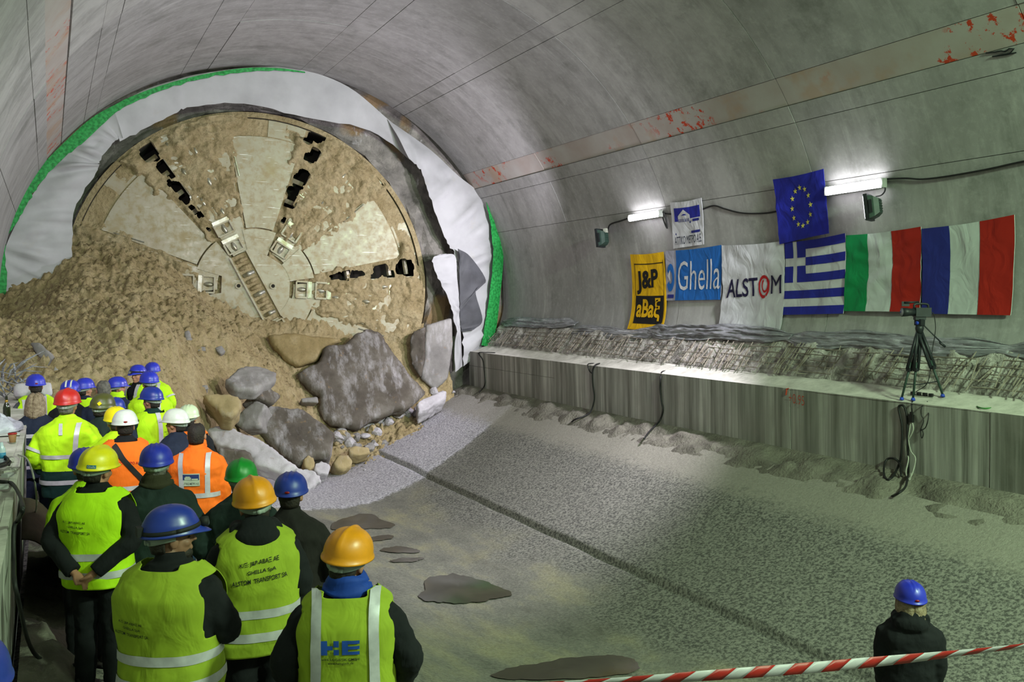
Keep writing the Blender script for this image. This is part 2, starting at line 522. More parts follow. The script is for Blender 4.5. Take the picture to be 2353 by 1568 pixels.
# ------------------------------------------------------------------ side ledges
LZ, LF = CAMZ - 1.44, CAMZ - 2.52
XE = 10.9
def ledge_top(x):
    """top of the right ledge: dust banked up towards the wall"""
    return LZ + .15 * smooth01(x, 11.0, 11.5)
def ledge(name, x_edge, x_back, y0, y1, cuts, z_foot):
    core = MB(); s = 1 if x_back > x_edge else -1
    core.box(((x_edge + x_back) / 2 + s * .02, (y0 + y1) / 2, (LZ + z_foot) / 2 - .015), (abs(x_back - x_edge) - .04, y1 - y0 - .02, LZ - z_foot - .03))
    L = tag(core.build(name, m_gap), kind='structure')
    # face panels between the shuttering joints, and the top slab
    ys = [y0] + cuts + [y1]
    rr = random.Random(7)
    for a, b in zip(ys[:-1], ys[1:]):
        lev = [LZ - .001, LZ - .42, z_foot] if (b - a) < 3 else [LZ - .001, z_foot]
        for h1, h0 in zip(lev[:-1], lev[1:]):
            n = max(2, int((b - a) / .25)); o = rr.uniform(-.006, .006)
            yy = np.linspace(a + .006, b - .006, n); zz = np.linspace(h0 + .004, h1 - (0 if h1 > LZ - .01 else .004), 8)
            P = np.array([[(x_edge - s * (.012 + o + .008 * nz((0, y, z), 2.0)) + s * .03 * (LZ - z), y, z) for z in zz] for y in yy])
            mb = MB(); mb.grid(P, flip=(s > 0))
            Q = P.copy(); Q[:, :, 0] += s * .05
            mb.grid(Q, flip=(s < 0))
            for e in (0, -1):
                mb.grid(np.array([P[e], Q[e]]), flip=((e == 0) == (s > 0)))
                mb.grid(np.array([P[:, e], Q[:, e]]), flip=((e == 0) != (s > 0)))
            mb.build('face_panel', m_ledge, L, True).data.polygons.foreach_set('use_smooth', [False] * len(mb.f))
    yy = np.arange(y0, y1 + .01, .12); xx = np.linspace(x_edge - s * .012, x_back, 9)
    P = np.array([[(x, y, (ledge_top(x) if s > 0 else LZ) + (.012 * fbm((x, y, 0), 3, 3) if 0 < i < 8 else (-.01 + .012 * nz((x, y, 0), 6) if i == 0 else .02))) for i, x in enumerate(xx)] for y in yy])
    mb = MB(); mb.grid(P, flip=(s < 0))
    mb.build('top_slab', m_ledge, L, True)
    return L
ledge_right = ledge('ledge_right', XE, 11.75, -6.0, 23.2, [0, 3.0, 7.1, 10.6, 14.0, 18.3, 19.7, 21.1, 22.1], LF - .25)
ledge_left = ledge('ledge_left', -.27, -1.15, -6.0, 16.5, [-2, 2.2, 6.2, 9.6, 11.2, 12.8, 14.5], LF - .35)

# loose dirt bank at the foot of the right ledge
def bank(name, x0, z0, x1, z1, y0, y1, amp, mat, label, cat, seed, kind='structure', nx=14, dy=.09):
    ys = np.arange(y0, y1, dy); P = []
    for y in ys:
        row = []
        for t in np.linspace(0, 1, nx):
            e = math.sin(math.pi * t)
            x = x0 + (x1 - x0) * t; z = z0 + (z1 - z0) * t
            q = (x, y, z)
            z += e * amp * (fbm(q, 1.3, 4, seed) + .6 * nz(q, 6, seed)) + .05 * e
            x += .5 * e * amp * nz(q, 3, seed + 9)
            row.append((x, y, z))
        P.append(row)
    o = MB().grid(P, flip=(x1 > x0)).build(name, mat, None, True)
    return tag(o, label, cat, kind=kind)
bank('dirt_bank_right', 10.12, float(floor_z(10.12)) - .03, 10.94, LF + .07, -6, 23.6, .16, m_dirt, None, None, 3)
bank('dirt_bank_left', .34, float(floor_z(.34)) - .03, -.24, LF - .02, -6, 16.5, .18, m_dirt, None, None, 8)
# chipped band of the old wall between ledge and lining, with its reinforcement showing
bank('wall_band_right', 11.46, LZ + .10, 11.93, CAMZ - .66, -6, 23.2, .16, m_rough, None, None, 5, nx=22, dy=.055)
# ------------------------------------------------------------------ tunnel face: broken rock round the cutterhead
def mat_mud(name, c1, c2, c3, bs=1.0, rough=.9, spec=.25):
    t = NT(name)
    n1 = t.noise(2.2, 6, .6); n2 = t.noise(14, 5, .65)
    c = t.ramp(n1, [(.32, rgb(c1)), (.5, rgb(c2)), (.7, rgb(c3))])
    c = t.mix(t.ramp(n2, [(.3, .45), (.52, 0.0)]), c, rgb('#6a5c3f'))  # darkens low spots of the bump noise: crevice shade in the colour
    vo = t.voro(9.0, t.map((1, 1, 1), loc=(.3, .1, .2)))
    b = t.bump(n2, .8 * bs, .06)
    b = t.bump(vo, .45 * bs, .05, b)
    b = t.bump(t.noise(48, 5, .7), .7 * bs, .02, b)
    return t.out(c, rough, b, 0, spec)
m_muck = mat_mud('excavated_soil', '#93815c', '#a8966f', '#b5a47f', 1.0)
m_cake = mat_mud('wet_mud_cake', '#95835b', '#a99770', '#b6a681', 1.0, .62, .45)

def mat_steel():
    t = NT('mud_smeared_steel')
    n1 = t.noise(1.1, 6, .65); n2 = t.noise(6, 7, .7)
    c = t.ramp(n1, [(.35, rgb('#998e75')), (.55, rgb('#a09983')), (.7, rgb('#93845f'))])
    c = t.mix(t.ramp(n2, [(.48, 0.0), (.64, .8)]), c, rgb('#978660'))
    sc = t.noise(1.0, 2, .5, t.map((.8, 9, 26), rot=(0, .9, 0)))
    c = t.mix(t.ramp(sc, [(.69, 0.0), (.71, .8)]), c, rgb('#d8d6cb'))
    return t.out(c, t.ramp(n2, [(.3, .28), (.7, .6)]), t.bump(n2, .12, .01), .15, .6)
m_steel = mat_steel()
m_shiny = M('worn_bare_steel', '#b9b9ac', '#8f8767', 6, .3, .15, 40, .004, .55, .6)
m_dark = M('dark_cutterhead_interior', '#1b1a14', '#2b281d', 2, .9)
def mat_facerock():
    t = NT('broken_shotcrete')
    c = t.ramp(t.noise(1.6, 7, .65), [(.3, rgb('#4f4c47')), (.5, rgb('#77736c')), (.68, rgb('#9a958c'))])
    c = t.mix(t.ramp(t.noise(.7, 3, .5, t.map((1, 1, 1), loc=(7, 1, 3))), [(.56, 0.0), (.62, .8)]), c, rgb('#8a7148'))
    c = t.mix(t.ramp(t.noise(3.5, 5, .7, t.map((1.2, 1, .5))), [(.6, 0.0), (.7, .8)]), c, rgb('#b9b6b3'))
    return t.out(c, .8, t.bump(t.noise(7, 6, .7), .8, .06), 0, .4)
m_facerock = mat_facerock()

HUB = at_y(588, 660, 24.3)
PSI = math.radians(9.0); TR = 4.72
t_r = np.array([math.cos(PSI), -math.sin(PSI), 0]); t_n = np.array([-math.sin(PSI), -math.cos(PSI), 0]); t_u = np.array([0, 0, 1.0])
def tb(u, w, d): return HUB + t_r * u + t_u * w + t_n * d
def tp(r, deg, d): return tb(r * math.cos(deg * D2), r * math.sin(deg * D2), d)

def build_face():
    rs = [TR + .04, TR + .05, TR + .2, TR + .4, TR + .7, TR + 1.0, TR + 1.5, TR + 2.2, TR + 3.2]
    P = []
    for i, r in enumerate(rs):
        row = []
        for a in range(0, 361, 3):
            q = (math.cos(a * D2) * r, math.sin(a * D2) * r, i)
            rr = r + (.10 * fbm(q, 1.4, 4, 2.0) if i < 4 else 0)
            d = -.9 if i == 0 else -.12 + .16 * fbm(q, 1.1, 4) - .05 * i
            row.append(tp(rr, a, d))
        P.append(row)
    o = MB().grid(P).build('wall_far', m_facerock, None, True)
    o.data.polygons.foreach_set('use_smooth', [False] * len(o.data.polygons))
    return tag(o, kind='structure')
build_face()

# ------------------------------------------------------------------ tunnel boring machine
TBM = empty('tunnel_boring_machine', tb(0, -TR, 0), 'huge round mud-caked cutterhead breaking through the tunnel face', 'machine')
def sector(r0, r1, a0, a1, d0, d1, nr, na, taper=0.0):
    """flat plate on the face between two radii and two angles"""
    mb = MB(); top = []
    for i, r in enumerate(np.linspace(r0, r1, nr)):
        k = taper / r / D2 if taper else 0.0
        top.append([tp(r, a, d1) for a in np.linspace(a0 + k, a1 - k, na)])
    top = np.array(top); bot = top - t_n * (d1 - d0)
    mb.grid(top); mb.grid(bot, flip=True)
    for e in (0, -1):
        mb.grid(np.array([top[e], bot[e]]), flip=(e != 0)); mb.grid(np.array([top[:, e], bot[:, e]]), flip=(e == 0))
    return mb
SP = [-3 + 60 * k for k in range(6)]
# body behind the face: bulkhead and shield skin
mb = MB()
n = 96
for r0, r1, d0, d1 in ((0.0, TR - .05, -1.1, -1.1), (TR - .02, TR - .02, -2.2, -.02), (TR - .02, TR - .16, -.02, .0), (TR - .16, TR - .16, .0, -1.1)):
    a = [tp(r0, 360 * i / n, d0) for i in range(n + 1)]; b = [tp(r1, 360 * i / n, d1) for i in range(n + 1)]
    mb.grid(np.array([a, b]))
mb.build('shield', m_dark, TBM, True)
mb = MB()
for r0, r1, d0, d1 in ((TR + .0, TR + .0, -.5, .03), (TR + .0, TR - .14, .03, .05), (TR - .14, TR - .14, .05, -.5)):
    mb.grid(np.array([[tp(r0, 360 * i / n, d0) for i in range(n + 1)], [tp(r1, 360 * i / n, d1 + .02 * nz((i, 0, 0), .7)) for i in range(n + 1)]]))
mb.build('rim_ring', m_cake, TBM, True)
for k, a in enumerate(SP):
    sector(1.62, TR * .865, a + 15.0, a + 42.5, -.25, .0, 10, 8, .03).build('face_plate', m_steel, TBM)
    sector(TR * .872, TR - .03, a + 15.2, a + 28.0, -.3, -.03, 4, 6).build('bucket_plate', m_steel, TBM)
    sector(TR * .872, TR - .03, a + 29.0, a + 42.0, -.3, -.05, 4, 6).build('bucket_plate', m_steel, TBM)
    sector(1.0, TR - .04, a - 16.5, a + 7.5, -.4, .01, 12, 8).build('spoke', m_steel, TBM)
    # wedge plates round the hub
    sector(.92, 1.58, a + 12, a + 46, -.3, .03, 4, 6, .02).build('hub_wedge', m_steel, TBM)
    # raised bars along the plate's outer corner (weld beads / wear strips)
    mb = MB()
    p0, p1 = tp(TR * .80, a + 41.5, .02), tp(TR * .64, a + 40.5, .02)
    mb.tube([p0, p1], .018, 6)
    mb.build('wear_strip', m_shiny, TBM)
    # side slot ribs
    for r in (1.9, 2.55, 3.15, 3.75, 4.25):
        c0, c1 = tp(r, a + 8.5, -.28), tp(r, a + 15, -.28)
        mb = MB(); mb.tube([c0, c1], .07, 6); mb.build('slot_rib', m_steel, TBM)
# disc cutters: housing, ring and hub, set across each spoke
def cutter(r, deg, tang, w=.30, l=.42, d=.03, lab=None):
    """box housing with a wheel in it; tang = in-plane angle of the wheel"""
    c = tp(r, deg, 0)
    e1 = t_r * math.cos(tang * D2) + t_u * math.sin(tang * D2)      # rolling direction
    e2 = -t_r * math.sin(tang * D2) + t_u * math.cos(tang * D2)     # axle
    R = np.array([e1, e2, t_n]).T
    mb = MB()
    for s in (-1, 1):
        mb.box(c + e2 * s * (l / 2) + t_n * (d - .05), (w, .05, .22), R)
        mb.box(c + e1 * s * (w / 2) + t_n * (d - .05), (.04, l, .2), R)
    h = mb.build('cutter_housing', m_steel if d > 0 else m_cake, TBM)
    mb = MB(); mb.box(c - t_n * .12, (w * .9, l * .9, .02), R); mb.build('pocket', m_dark, h)
    mb = MB()
    cc = c - t_n * .14
    prof_r = [(.02, -.17), (.10, -.17), (.11, -.08), (.15, -.07), (.21, -.015), (.21, .015), (.15, .07), (.11, .08), (.10, .17), (.02, .17)]
    rows = []
    for (rr, ax) in prof_r:
        rows.append([cc + e2 * ax * (l / .42) + (e1 * math.cos(2 * math.pi * i / 20) + t_n * math.sin(2 * math.pi * i / 20)) * rr for i in range(21)])
    mb.grid(np.array(rows)); mb.build('disc_cutter', m_shiny, TBM, True)
for k, a in enumerate(SP):
    for j, r in enumerate((1.22, 1.75, 2.2, 2.62, 3.05, 3.5, 3.9, 4.25)):
        off = 0 if j < 2 else (3.5 if j % 2 else -4.5)
        cutter(r, a + off, a + off + 0, .3, .44, .03 if j < 2 else -.035)
        mb = MB(); mb.box(tp(r + .22, a + off, .035 if j < 2 else -.01), (.10, .46, .05), np.array([t_r * math.cos(a * D2) + t_u * math.sin(a * D2), -t_r * math.sin(a * D2) + t_u * math.cos(a * D2), t_n]).T)
        mb.build('clamp_bar', m_shiny, TBM)
# hub: hexagonal plate with two pins and the double row of centre cutters along the 116 degree line
mb = MB(); hexa = [tp(1.03, 27 + 60 * i, .02) for i in range(6)]; hb = [p - t_n * .3 for p in hexa]
mb.add(hexa + hb, [tuple(range(6))[::-1], tuple(range(6, 12))] + [(i, (i + 1) % 6, 6 + (i + 1) % 6, 6 + i) for i in range(6)])
mb.build('hub_plate', m_steel, TBM)
ca = 117.0
e1 = t_r * math.cos(ca * D2) + t_u * math.sin(ca * D2); e2 = -t_r * math.sin(ca * D2) + t_u * math.cos(ca * D2)
Rc = np.array([e1, e2, t_n]).T
for s in (-1, 1):
    mb = MB(); mb.box(tb(0, 0, .05) + e2 * s * .24, (2.0, .05, .1), Rc); mb.build('centre_rail', m_steel, TBM)
mb = MB(); mb.box(tb(0, 0, .025), (1.95, .44, .02), Rc); mb.build('centre_pocket', m_cake, TBM)
for i in range(9):
    c = tb(0, 0, .02) + e1 * (-.80 + .2 * i)
    mb = MB()
    rows = []
    for (rr, ax) in ((.03, -.17), (.085, -.15), (.085, -.06), (.10, -.05), (.10, .05), (.085, .06), (.085, .15), (.03, .17)):
        rows.append([c + e2 * ax + (e1 * math.cos(2 * math.pi * q / 14) * .7 + t_n * math.sin(2 * math.pi * q / 14)) * rr for q in range(15)])
    mb.grid(np.array(rows)); mb.build('centre_cutter', m_cake if i % 3 else m_shiny, TBM, True)
for s in (-1, 1):
    c = tb(.45 * s, .03, .02)
    mb = MB(); mb.tube([c, c + t_n * .05], [.085, .085], 20); mb.build('hub_pin', m_steel, TBM)
    mb = MB(); mb.tube([c + t_n * .045, c + t_n * .056], [.05, .05], 16); mb.build('pin_hole', m_dark, TBM)

# mud caked over the spokes, thin on the plates, open at the slots
def build_cake():
    NR, NA = 110, 480
    H = np.zeros((NR, NA + 1)); P = np.zeros((NR, NA + 1, 3)); keep = np.ones((NR, NA + 1), bool)
    for i in range(NR):
        r = .75 + (TR - .06 - .75) * i / (NR - 1)
        for j in range(NA + 1):
            deg = 360.0 * j / NA
            q = (r * math.cos(deg * D2), r * math.sin(deg * D2), 3.3)
            k = int(((deg + 3 + 360) % 360) // 60) % 6
            a = ((deg + 3) % 60)                      # angle from the spoke centre, 0..60
            if a > 44: a -= 60                        # -16 .. 44
            n1 = fbm(q, 1.1, 5, k * 3.0); n2 = fbm(q, 3.5, 4); n3 = fbm(q, 9.0, 3)
            edge = 15.5 + 6 * n1 + 3.5 * n2; edge2 = 39.5 + 6 * n1 + 3.0 * n2
            if k == 5: edge = 26 + 8 * n1             # lower right plate is nearly buried
            if k == 4 or k == 3: edge = 30
            on = 1.0 - smooth01(a, edge - 1.2, edge + 1.2) if a < 28 else smooth01(a, edge2 - 1.0, edge2 + 1.0)
            h = -.05 + on * (.085 + .09 * n2 + .06 * abs(n1)) + .035 * n3 * on
            # thin the cake near the hub so the first cutters show
            h -= .16 * (1 - smooth01(r, 1.2, 2.0 + .5 * n1))
            # a thick outer crust
            h += .06 * smooth01(r, TR * .84, TR * .9) * (1 if n1 > -.1 else .2) * (.4 + on)
            # slots: open holes separated by lumps
            if 7.6 < a < 14.6 and k in (0, 1, 2) and r > 1.9:
                mid = 11.0 - 1.5 * (k == 2)
                open_ = 1.0 - abs(a - mid) / (3.4 - .35 * (TR - r)) + .8 * n2
                gate = .65 * math.sin(r * 9.5 + k * 1.7) + .9 * n2 + (.25 if r > 2.4 else -.2)
                if open_ > .35 and gate > -.15: keep[i, j] = False
            P[i, j] = tp(r, deg, h)
    keep[:, NA] = keep[:, 0]
    fs = []
    W = NA + 1
    for i in range(NR - 1):
        for j in range(NA):
            if keep[i, j] and keep[i + 1, j] and keep[i, j + 1] and keep[i + 1, j + 1]:
                fs.append((i * W + j, i * W + j + 1, (i + 1) * W + j + 1, (i + 1) * W + j))
    o = wobj('mud_crust', P.reshape(-1, 3), fs, m_cake, TBM, True)
    bm = bmesh.new(); bm.from_mesh(o.data)
    bmesh.ops.delete(bm, geom=[v for v in bm.verts if not v.link_faces], context='VERTS')
    bmesh.ops.remove_doubles(bm, verts=bm.verts[:], dist=.0005)
    bnd = [v for v in bm.verts if v.is_boundary]
    for v in bnd:
        q = v.co * 3.0; v.co += Vector((mnoise.noise(q), 0, mnoise.noise(q + Vector((5, 5, 5))))) * .05
    for _ in range(2): bmesh.ops.smooth_vert(bm, verts=bnd, factor=.5, use_axis_x=True, use_axis_y=True, use_axis_z=True)
    bm.to_mesh(o.data); bm.free(); o.data.polygons.foreach_set('use_smooth', [True] * len(o.data.polygons))
build_cake()

# ------------------------------------------------------------------ heap of excavated soil
def rbf(pts):
    A = np.array([[p[0], p[1]] for p in pts]); z = np.array([p[2] for p in pts])
    def phi(r): return np.where(r > 1e-9, r * r * np.log(r + 1e-12), 0.0)
    K = phi(np.linalg.norm(A[:, None] - A[None], axis=2)) + np.eye(len(A)) * .15
    Pm = np.c_[np.ones(len(A)), A]
    S = np.block([[K, Pm], [Pm.T, np.zeros((3, 3))]])
    c = np.linalg.solve(S, np.r_[z, 0, 0, 0])
    return lambda x, y: float(phi(np.hypot(A[:, 0] - x, A[:, 1] - y)) @ c[:-3] + c[-3] + c[-2] * x + c[-1] * y)
ctrl = [(60, 708, 22.6), (170, 600, 23.6), (110, 665, 23.0), (30, 735, 22.0), (-25, 745, 22.0), (-25, 760, 19.0), (90, 705, 22.0), (250, 592, 23.7), (330, 600, 23.8), (420, 650, 23.9), (480, 710, 23.9), (540, 752, 23.8), (610, 800, 23.6), (660, 845, 23.2),
        (0, 750, 20.5), (5, 830, 17.0), (0, 890, 16.2), (150, 700, 21.5), (300, 720, 21.3), (420, 760, 21.4), (520, 805, 21.5), (600, 855, 21.6),
        (100, 800, 18), (250, 800, 18.2), (380, 810, 18.5), (480, 850, 19), (560, 900, 19.3), (40, 865, 16.4), (120, 880, 16.2), (250, 880, 16.4), (350, 890, 16.8), (430, 930, 17.8), (455, 960, 18.2), (640, 930, 21.2),
        (850, 905, 23.3), (950, 900, 23.1), (1010, 925, 22.8), (740, 985, 22.2), (850, 1010, 22.0), (905, 1010, 21.6), (820, 1062, 21.2), (700, 950, 22.0), (930, 700, 23.9), (760, 760, 23.9)]
cp = [tuple(at_y(*c)) for c in ctrl]
for x in (-1.0, 0, 1, 2): cp.append((x, 14.5, float(floor_z(x)) - .12))
for x, y in ((2.2, 15.6), (3, 17.0), (3.6, 18.0), (4.2, 18.8), (4.8, 19.4), (5.5, 19.8), (6.5, 20.4), (7.4, 20.7), (8.4, 21.2), (9.2, 22.0), (9.9, 22.8)): cp.append((x, y, float(floor_z(x)) - .12))
for u_, v_, y_ in ((690, 985, 20.6), (690, 1040, 20.2), (640, 1050, 19.6), (570, 1035, 19.2), (500, 1005, 18.7), (530, 1050, 18.3), (600, 1080, 18.8), (575, 950, 20.4), (580, 865, 20.2), (616, 905, 20.0), (510, 925, 19.0)):
    q_ = at_y(u_, v_, y_); cp.append((q_[0], q_[1] + .2, q_[2] - .85))
heap_z0 = rbf(cp)
def heap_detail(x, y):
    v = Vector((x, y, 0))
    a = mnoise.fractal(v * 1.1, .9, 2.0, 3)
    b = mnoise.noise(v * 6.4, noise_basis='VORONOI_F1')
    c = mnoise.noise(v * 15.0 + Vector((3, 1, 2)), noise_basis='VORONOI_F1')
    return .13 * a - .10 * b - .065 * c + .06
def heap_z(x, y): return heap_z0(x, y) + heap_detail(x, y)
def build_heap():
    xs = np.arange(-1.25, 10.3, .034); ys = np.arange(13.6, 24.3, .036)
    P = np.zeros((len(xs), len(ys), 3)); keep = np.zeros((len(xs), len(ys)), bool)
    A = np.array([[p[0], p[1]] for p in cp]); 
    for i, x in enumerate(xs):
        fz = float(floor_z(x))
        for j, y in enumerate(ys):
            P[i, j] = (x, y, 0)
    # coarse evaluation then bilinear refinement (the fine relief is added per vertex)
    cx = np.arange(-1.4, 10.6, .25); cy = np.arange(13.3, 24.6, .25)
    G = np.array([[heap_z0(a, b) for b in cy] for a in cx])
    for i, x in enumerate(xs):
        fi = (x + 1.4) / .25; i0 = int(fi); fx = fi - i0; fz = float(floor_z(x))
        for j, y in enumerate(ys):
            fj = (y - 13.3) / .25; j0 = int(fj); fy = fj - j0
            z = (G[i0, j0] * (1 - fx) + G[i0 + 1, j0] * fx) * (1 - fy) + (G[i0, j0 + 1] * (1 - fx) + G[i0 + 1, j0 + 1] * fx) * fy
            if z < fz - .1: P[i, j] = (x, y, fz - .1); continue
            keep[i, j] = True
            v = Vector((x, y, z))
            z += heap_detail(x, y)
            P[i, j] = (x + .04 * mnoise.noise(v * 6), y + .04 * mnoise.noise(v * 6 + Vector((9, 2, 1))), max(z, fz - .1))
    fs = []; W = len(ys)
    for i in range(len(xs) - 1):
        for j in range(W - 1):
            if keep[i, j] or keep[i + 1, j + 1]:
                # keep clear of the machine itself
                if (P[i, j] - HUB) @ t_n < -.12 : continue
                fs.append((i * W + j, (i + 1) * W + j, (i + 1) * W + j + 1, i * W + j + 1))
    me = make_mesh(P.reshape(-1, 3), fs, m_muck, True, None, 'soil_heap')
    bm = bmesh.new(); bm.from_mesh(me)
    bmesh.ops.delete(bm, geom=[v for v in bm.verts if not v.link_faces], context='VERTS')
    bm.to_mesh(me); bm.free()
    o = link('soil_heap', me)
    tag(o, 'big heap of crumbly tan excavated soil spilling from the cutterhead', 'soil heap', kind='stuff')
    recentre(o)
build_heap()

def heap_hit(u, v):
    d = ray(u, v)
    for y in np.arange(15.0, 24.0, .04):
        p = CAM + d * (y / d[1])
        g = max(heap_z0(p[0], p[1]), float(floor_z(p[0])))
        if p[2] < g: return np.array([p[0], p[1], g])
    return None

# ------------------------------------------------------------------ broken slabs and boulders
def mat_slab(name, a, b, c, wash=.6):
    t = NT(name)
    n1 = t.noise(1.3, 7, .65); n2 = t.noise(4.5, 6, .7)
    col = t.ramp(n1, [(.32, rgb(a)), (.52, rgb(b)), (.68, rgb(c))])
    col = t.mix(t.ramp(t.noise(1.3, 7, .72, t.map((2.0, 1, .7), loc=(3, 3, 3)), .15), [(.50, 0.0), (.66, wash)]), col, rgb('#bdb9bb'))
    col = t.mix(t.ramp(n2, [(.62, 0.0), (.7, .5)]), col, rgb('#8a6f4a'))
    return t.out(col, .85, t.bump(n2, .5, .03, t.bump(t.noise(40, 4), .3, .006)), 0, .3)
m_slab_dark = mat_slab('dark_broken_concrete', '#474039', '#5c554c', '#736d65', .5)
m_slab_grey = mat_slab('grey_broken_concrete', '#736f6c', '#87837f', '#9a9692', .5)
m_slab_white = mat_slab('lime_dusted_concrete', '#9f9a9d', '#b3aeb1', '#c6c2c5', .8)
m_rock_tan = mat_slab('tan_limestone', '#8d7d58', '#a08f68', '#b3a27c', .35)
m_bulge = mat_mud('smooth_clay_lump', '#7b6a45', '#8d7b53', '#978763', .35, .7)
Z5 = 720 / 2352.0
def z5(pts): return [(400 + Z5 * x, 700 + Z5 * y) for x, y in pts]
def slab(name, px, P0, nrm, thick, mat, label, cat, voxel=.07, amp=.05, freq=1.6, seed=0.0, group=None, cham=.12):
    nrm = np.asarray(nrm, float); nrm /= np.linalg.norm(nrm)
    pts = np.array([at_plane(u, v, P0, nrm) for u, v in px])
    c = pts.mean(0)
    f0 = c + (pts - c) * (1 - cham * .6); mid = pts - nrm * thick * .15; bk = c + (pts - c) * .86 - nrm * thick
    n = len(pts)
    mb = MB(); mb.add(list(f0) + list(mid) + list(bk), [tuple(range(n)), tuple(range(2 * n, 3 * n))[::-1]] +
        [(i, n + i, n + (i + 1) % n, (i + 1) % n) for i in range(n)] + [(n + i, 2 * n + i, 2 * n + (i + 1) % n, n + (i + 1) % n) for i in range(n)])
    # clean triangulation before voxelising
    bm = bmesh.new(); me = make_mesh(mb.v, mb.f); bm.from_mesh(me)
    bmesh.ops.triangulate(bm, faces=bm.faces[:]); bmesh.ops.recalc_face_normals(bm, faces=bm.faces[:]); bm.to_mesh(me); bm.free()
    mb2 = MB(); mb2.add([tuple(v.co) for v in me.vertices], [tuple(p.vertices) for p in me.polygons]); bpy.data.meshes.remove(me)
    out = remesh(mb2, voxel, 1, name)
    co = mesh_co(out); no = mesh_no(out)
    for i in range(len(co)):
        p = co[i]
        dd = amp * .55 * fbm(p, freq, 4, seed) - amp * .8 * max(0.0, .35 - abs(nz(p, freq * 1.3, seed + 5)) * 2) + amp * .35 * nz(p, freq * 6, seed)
        co[i] = p + no[i] * dd
    set_co(out, co); out.materials.append(mat)
    o = link(name, out); tag(o, label, cat, group); recentre(o); return o

slab('concrete_slab', z5([(920, 490), (1090, 410), (1120, 300), (1290, 280), (1350, 210), (1440, 160), (1540, 190), (1640, 330), (1720, 420), (1800, 540), (1910, 650), (1830, 720), (1740, 800), (1680, 780), (1560, 850), (1500, 860), (1380, 935), (1180, 900), (1110, 850), (1090, 750), (1110, 660), (990, 600), (930, 540)]),
     at_y(860, 880, 22.3), (-.12, -.85, .5), .9, m_slab_dark, 'largest dark fallen concrete slab leaning against the cutterhead foot', 'slab', .07, .07, 1.3, 1.0)
slab('concrete_slab', z5([(1890, 150), (2090, 90), (2098, 300), (2060, 560), (1960, 650), (1850, 560), (1880, 400), (1880, 260)]),
     at_y(1010, 810, 22.9), (-.25, -.95, .1), .5, m_slab_grey, 'upright smooth grey slab standing between the white sheet and the ledge end', 'slab', .06, .025, 1.2, 2.0)
slab('concrete_slab', z5([(1885, 160), (1880, 420), (1850, 560), (1790, 470), (1765, 380), (1770, 260), (1800, 200)]),
     at_y(960, 810, 23.0), (-.5, -.85, .15), .5, m_slab_dark, 'narrow rough slab fragment beside the upright smooth grey slab', 'slab', .06, .06, 2.0, 3.0)
slab('concrete_slab', z5([(690, 735), (960, 770), (1070, 850), (1215, 950), (1190, 1135), (1060, 1130), (940, 1205), (830, 1120), (615, 930), (650, 830)]),
     at_y(690, 985, 20.0), (-.1, -.72, .68), .8, m_slab_dark, 'tilted brown-grey slab with white streaks above the pale boulders', 'slab', .065, .05, 1.5, 4.0)
slab('concrete_slab', z5([(230, 920), (400, 890), (500, 950), (620, 985), (800, 1110), (940, 1210), (830, 1275), (600, 1195), (560, 1110), (300, 1040)]),
     at_y(570, 1035, 18.0), (-.15, -.62, .76), .45, m_slab_white, 'long pale lime-dusted slab sloping down behind the orange jacket', 'slab', .06, .05, 1.7, 5.0)
slab('concrete_slab', z5([(430, 880), (500, 790), (600, 705), (700, 740), (650, 830), (640, 910), (510, 930)]),
     at_y(575, 950, 19.3), (-.5, -.7, .5), .55, m_slab_grey, 'grey wedge slab between the soil heap and the tilted brown slab', 'slab', .055, .05, 2.0, 6.0)
slab('concrete_slab', z5([(380, 560), (480, 470), (620, 440), (780, 500), (770, 560), (610, 640), (460, 630)]),
     at_y(580, 865, 19.6), (.1, -.45, .88), .35, m_slab_grey, 'flat slab with orange soil on top, lying on the heap', 'slab', .055, .05, 2.0, 7.0)
slab('concrete_block', z5([(595, 660), (700, 600), (820, 680), (760, 745), (640, 705)]),
     at_y(616, 905, 19.5), (.4, -.75, .5), .6, m_slab_dark, 'dark angular block tucked under the flat slab', 'block', .05, .03, 2.0, 8.0)
slab('boulder', z5([(200, 670), (330, 655), (500, 690), (515, 760), (440, 840), (360, 830), (300, 760)]),
     at_y(510, 925, 18.2), (-.1, -.75, .6), .7, m_rock_tan, 'tan cracked boulder at the lower edge of the soil heap', 'boulder', .055, .06, 2.2, 9.0)
slab('clay_lump', z5([(700, 215), (900, 205), (1280, 255), (1150, 320), (1080, 420), (920, 468), (820, 400), (740, 310)]),
     at_y(690, 800, 23.2), (-.1, -.9, .35), .8, m_bulge, 'smooth brown clay lump bulging below the hub of the cutterhead', 'clay lump', .06, .05, 1.0, 10.0, None, .22)
slab('boulder', z5([(1820, 740), (1860, 700), (2050, 635), (2045, 695), (1900, 785), (1830, 812)]),
     at_y(992, 920, 21.9), (-.1, -.6, .8), .5, m_slab_white, 'long pale stone lying below the upright smooth slab', 'boulder', .045, .05, 2.5, 11.0)
slab('boulder', z5([(600, 1225), (700, 1215), (810, 1270), (830, 1330), (740, 1420), (640, 1400), (590, 1300)]),
     at_y(618, 1105, 18.6), (-.1, -.7, .7), .6, m_slab_white, 'white dusty boulder behind the green hard hat', 'boulder', .05, .06, 2.2, 12.0)
slab('boulder', z5([(910, 1230), (1010, 1220), (1100, 1270), (1110, 1330), (1010, 1390), (910, 1350), (850, 1290)]),
     at_y(702, 1098, 19.0), (0, -.7, .7), .5, m_slab_white, 'white rubbly boulder at the edge of the whitewashed floor', 'boulder', .045, .07, 2.6, 13.0)
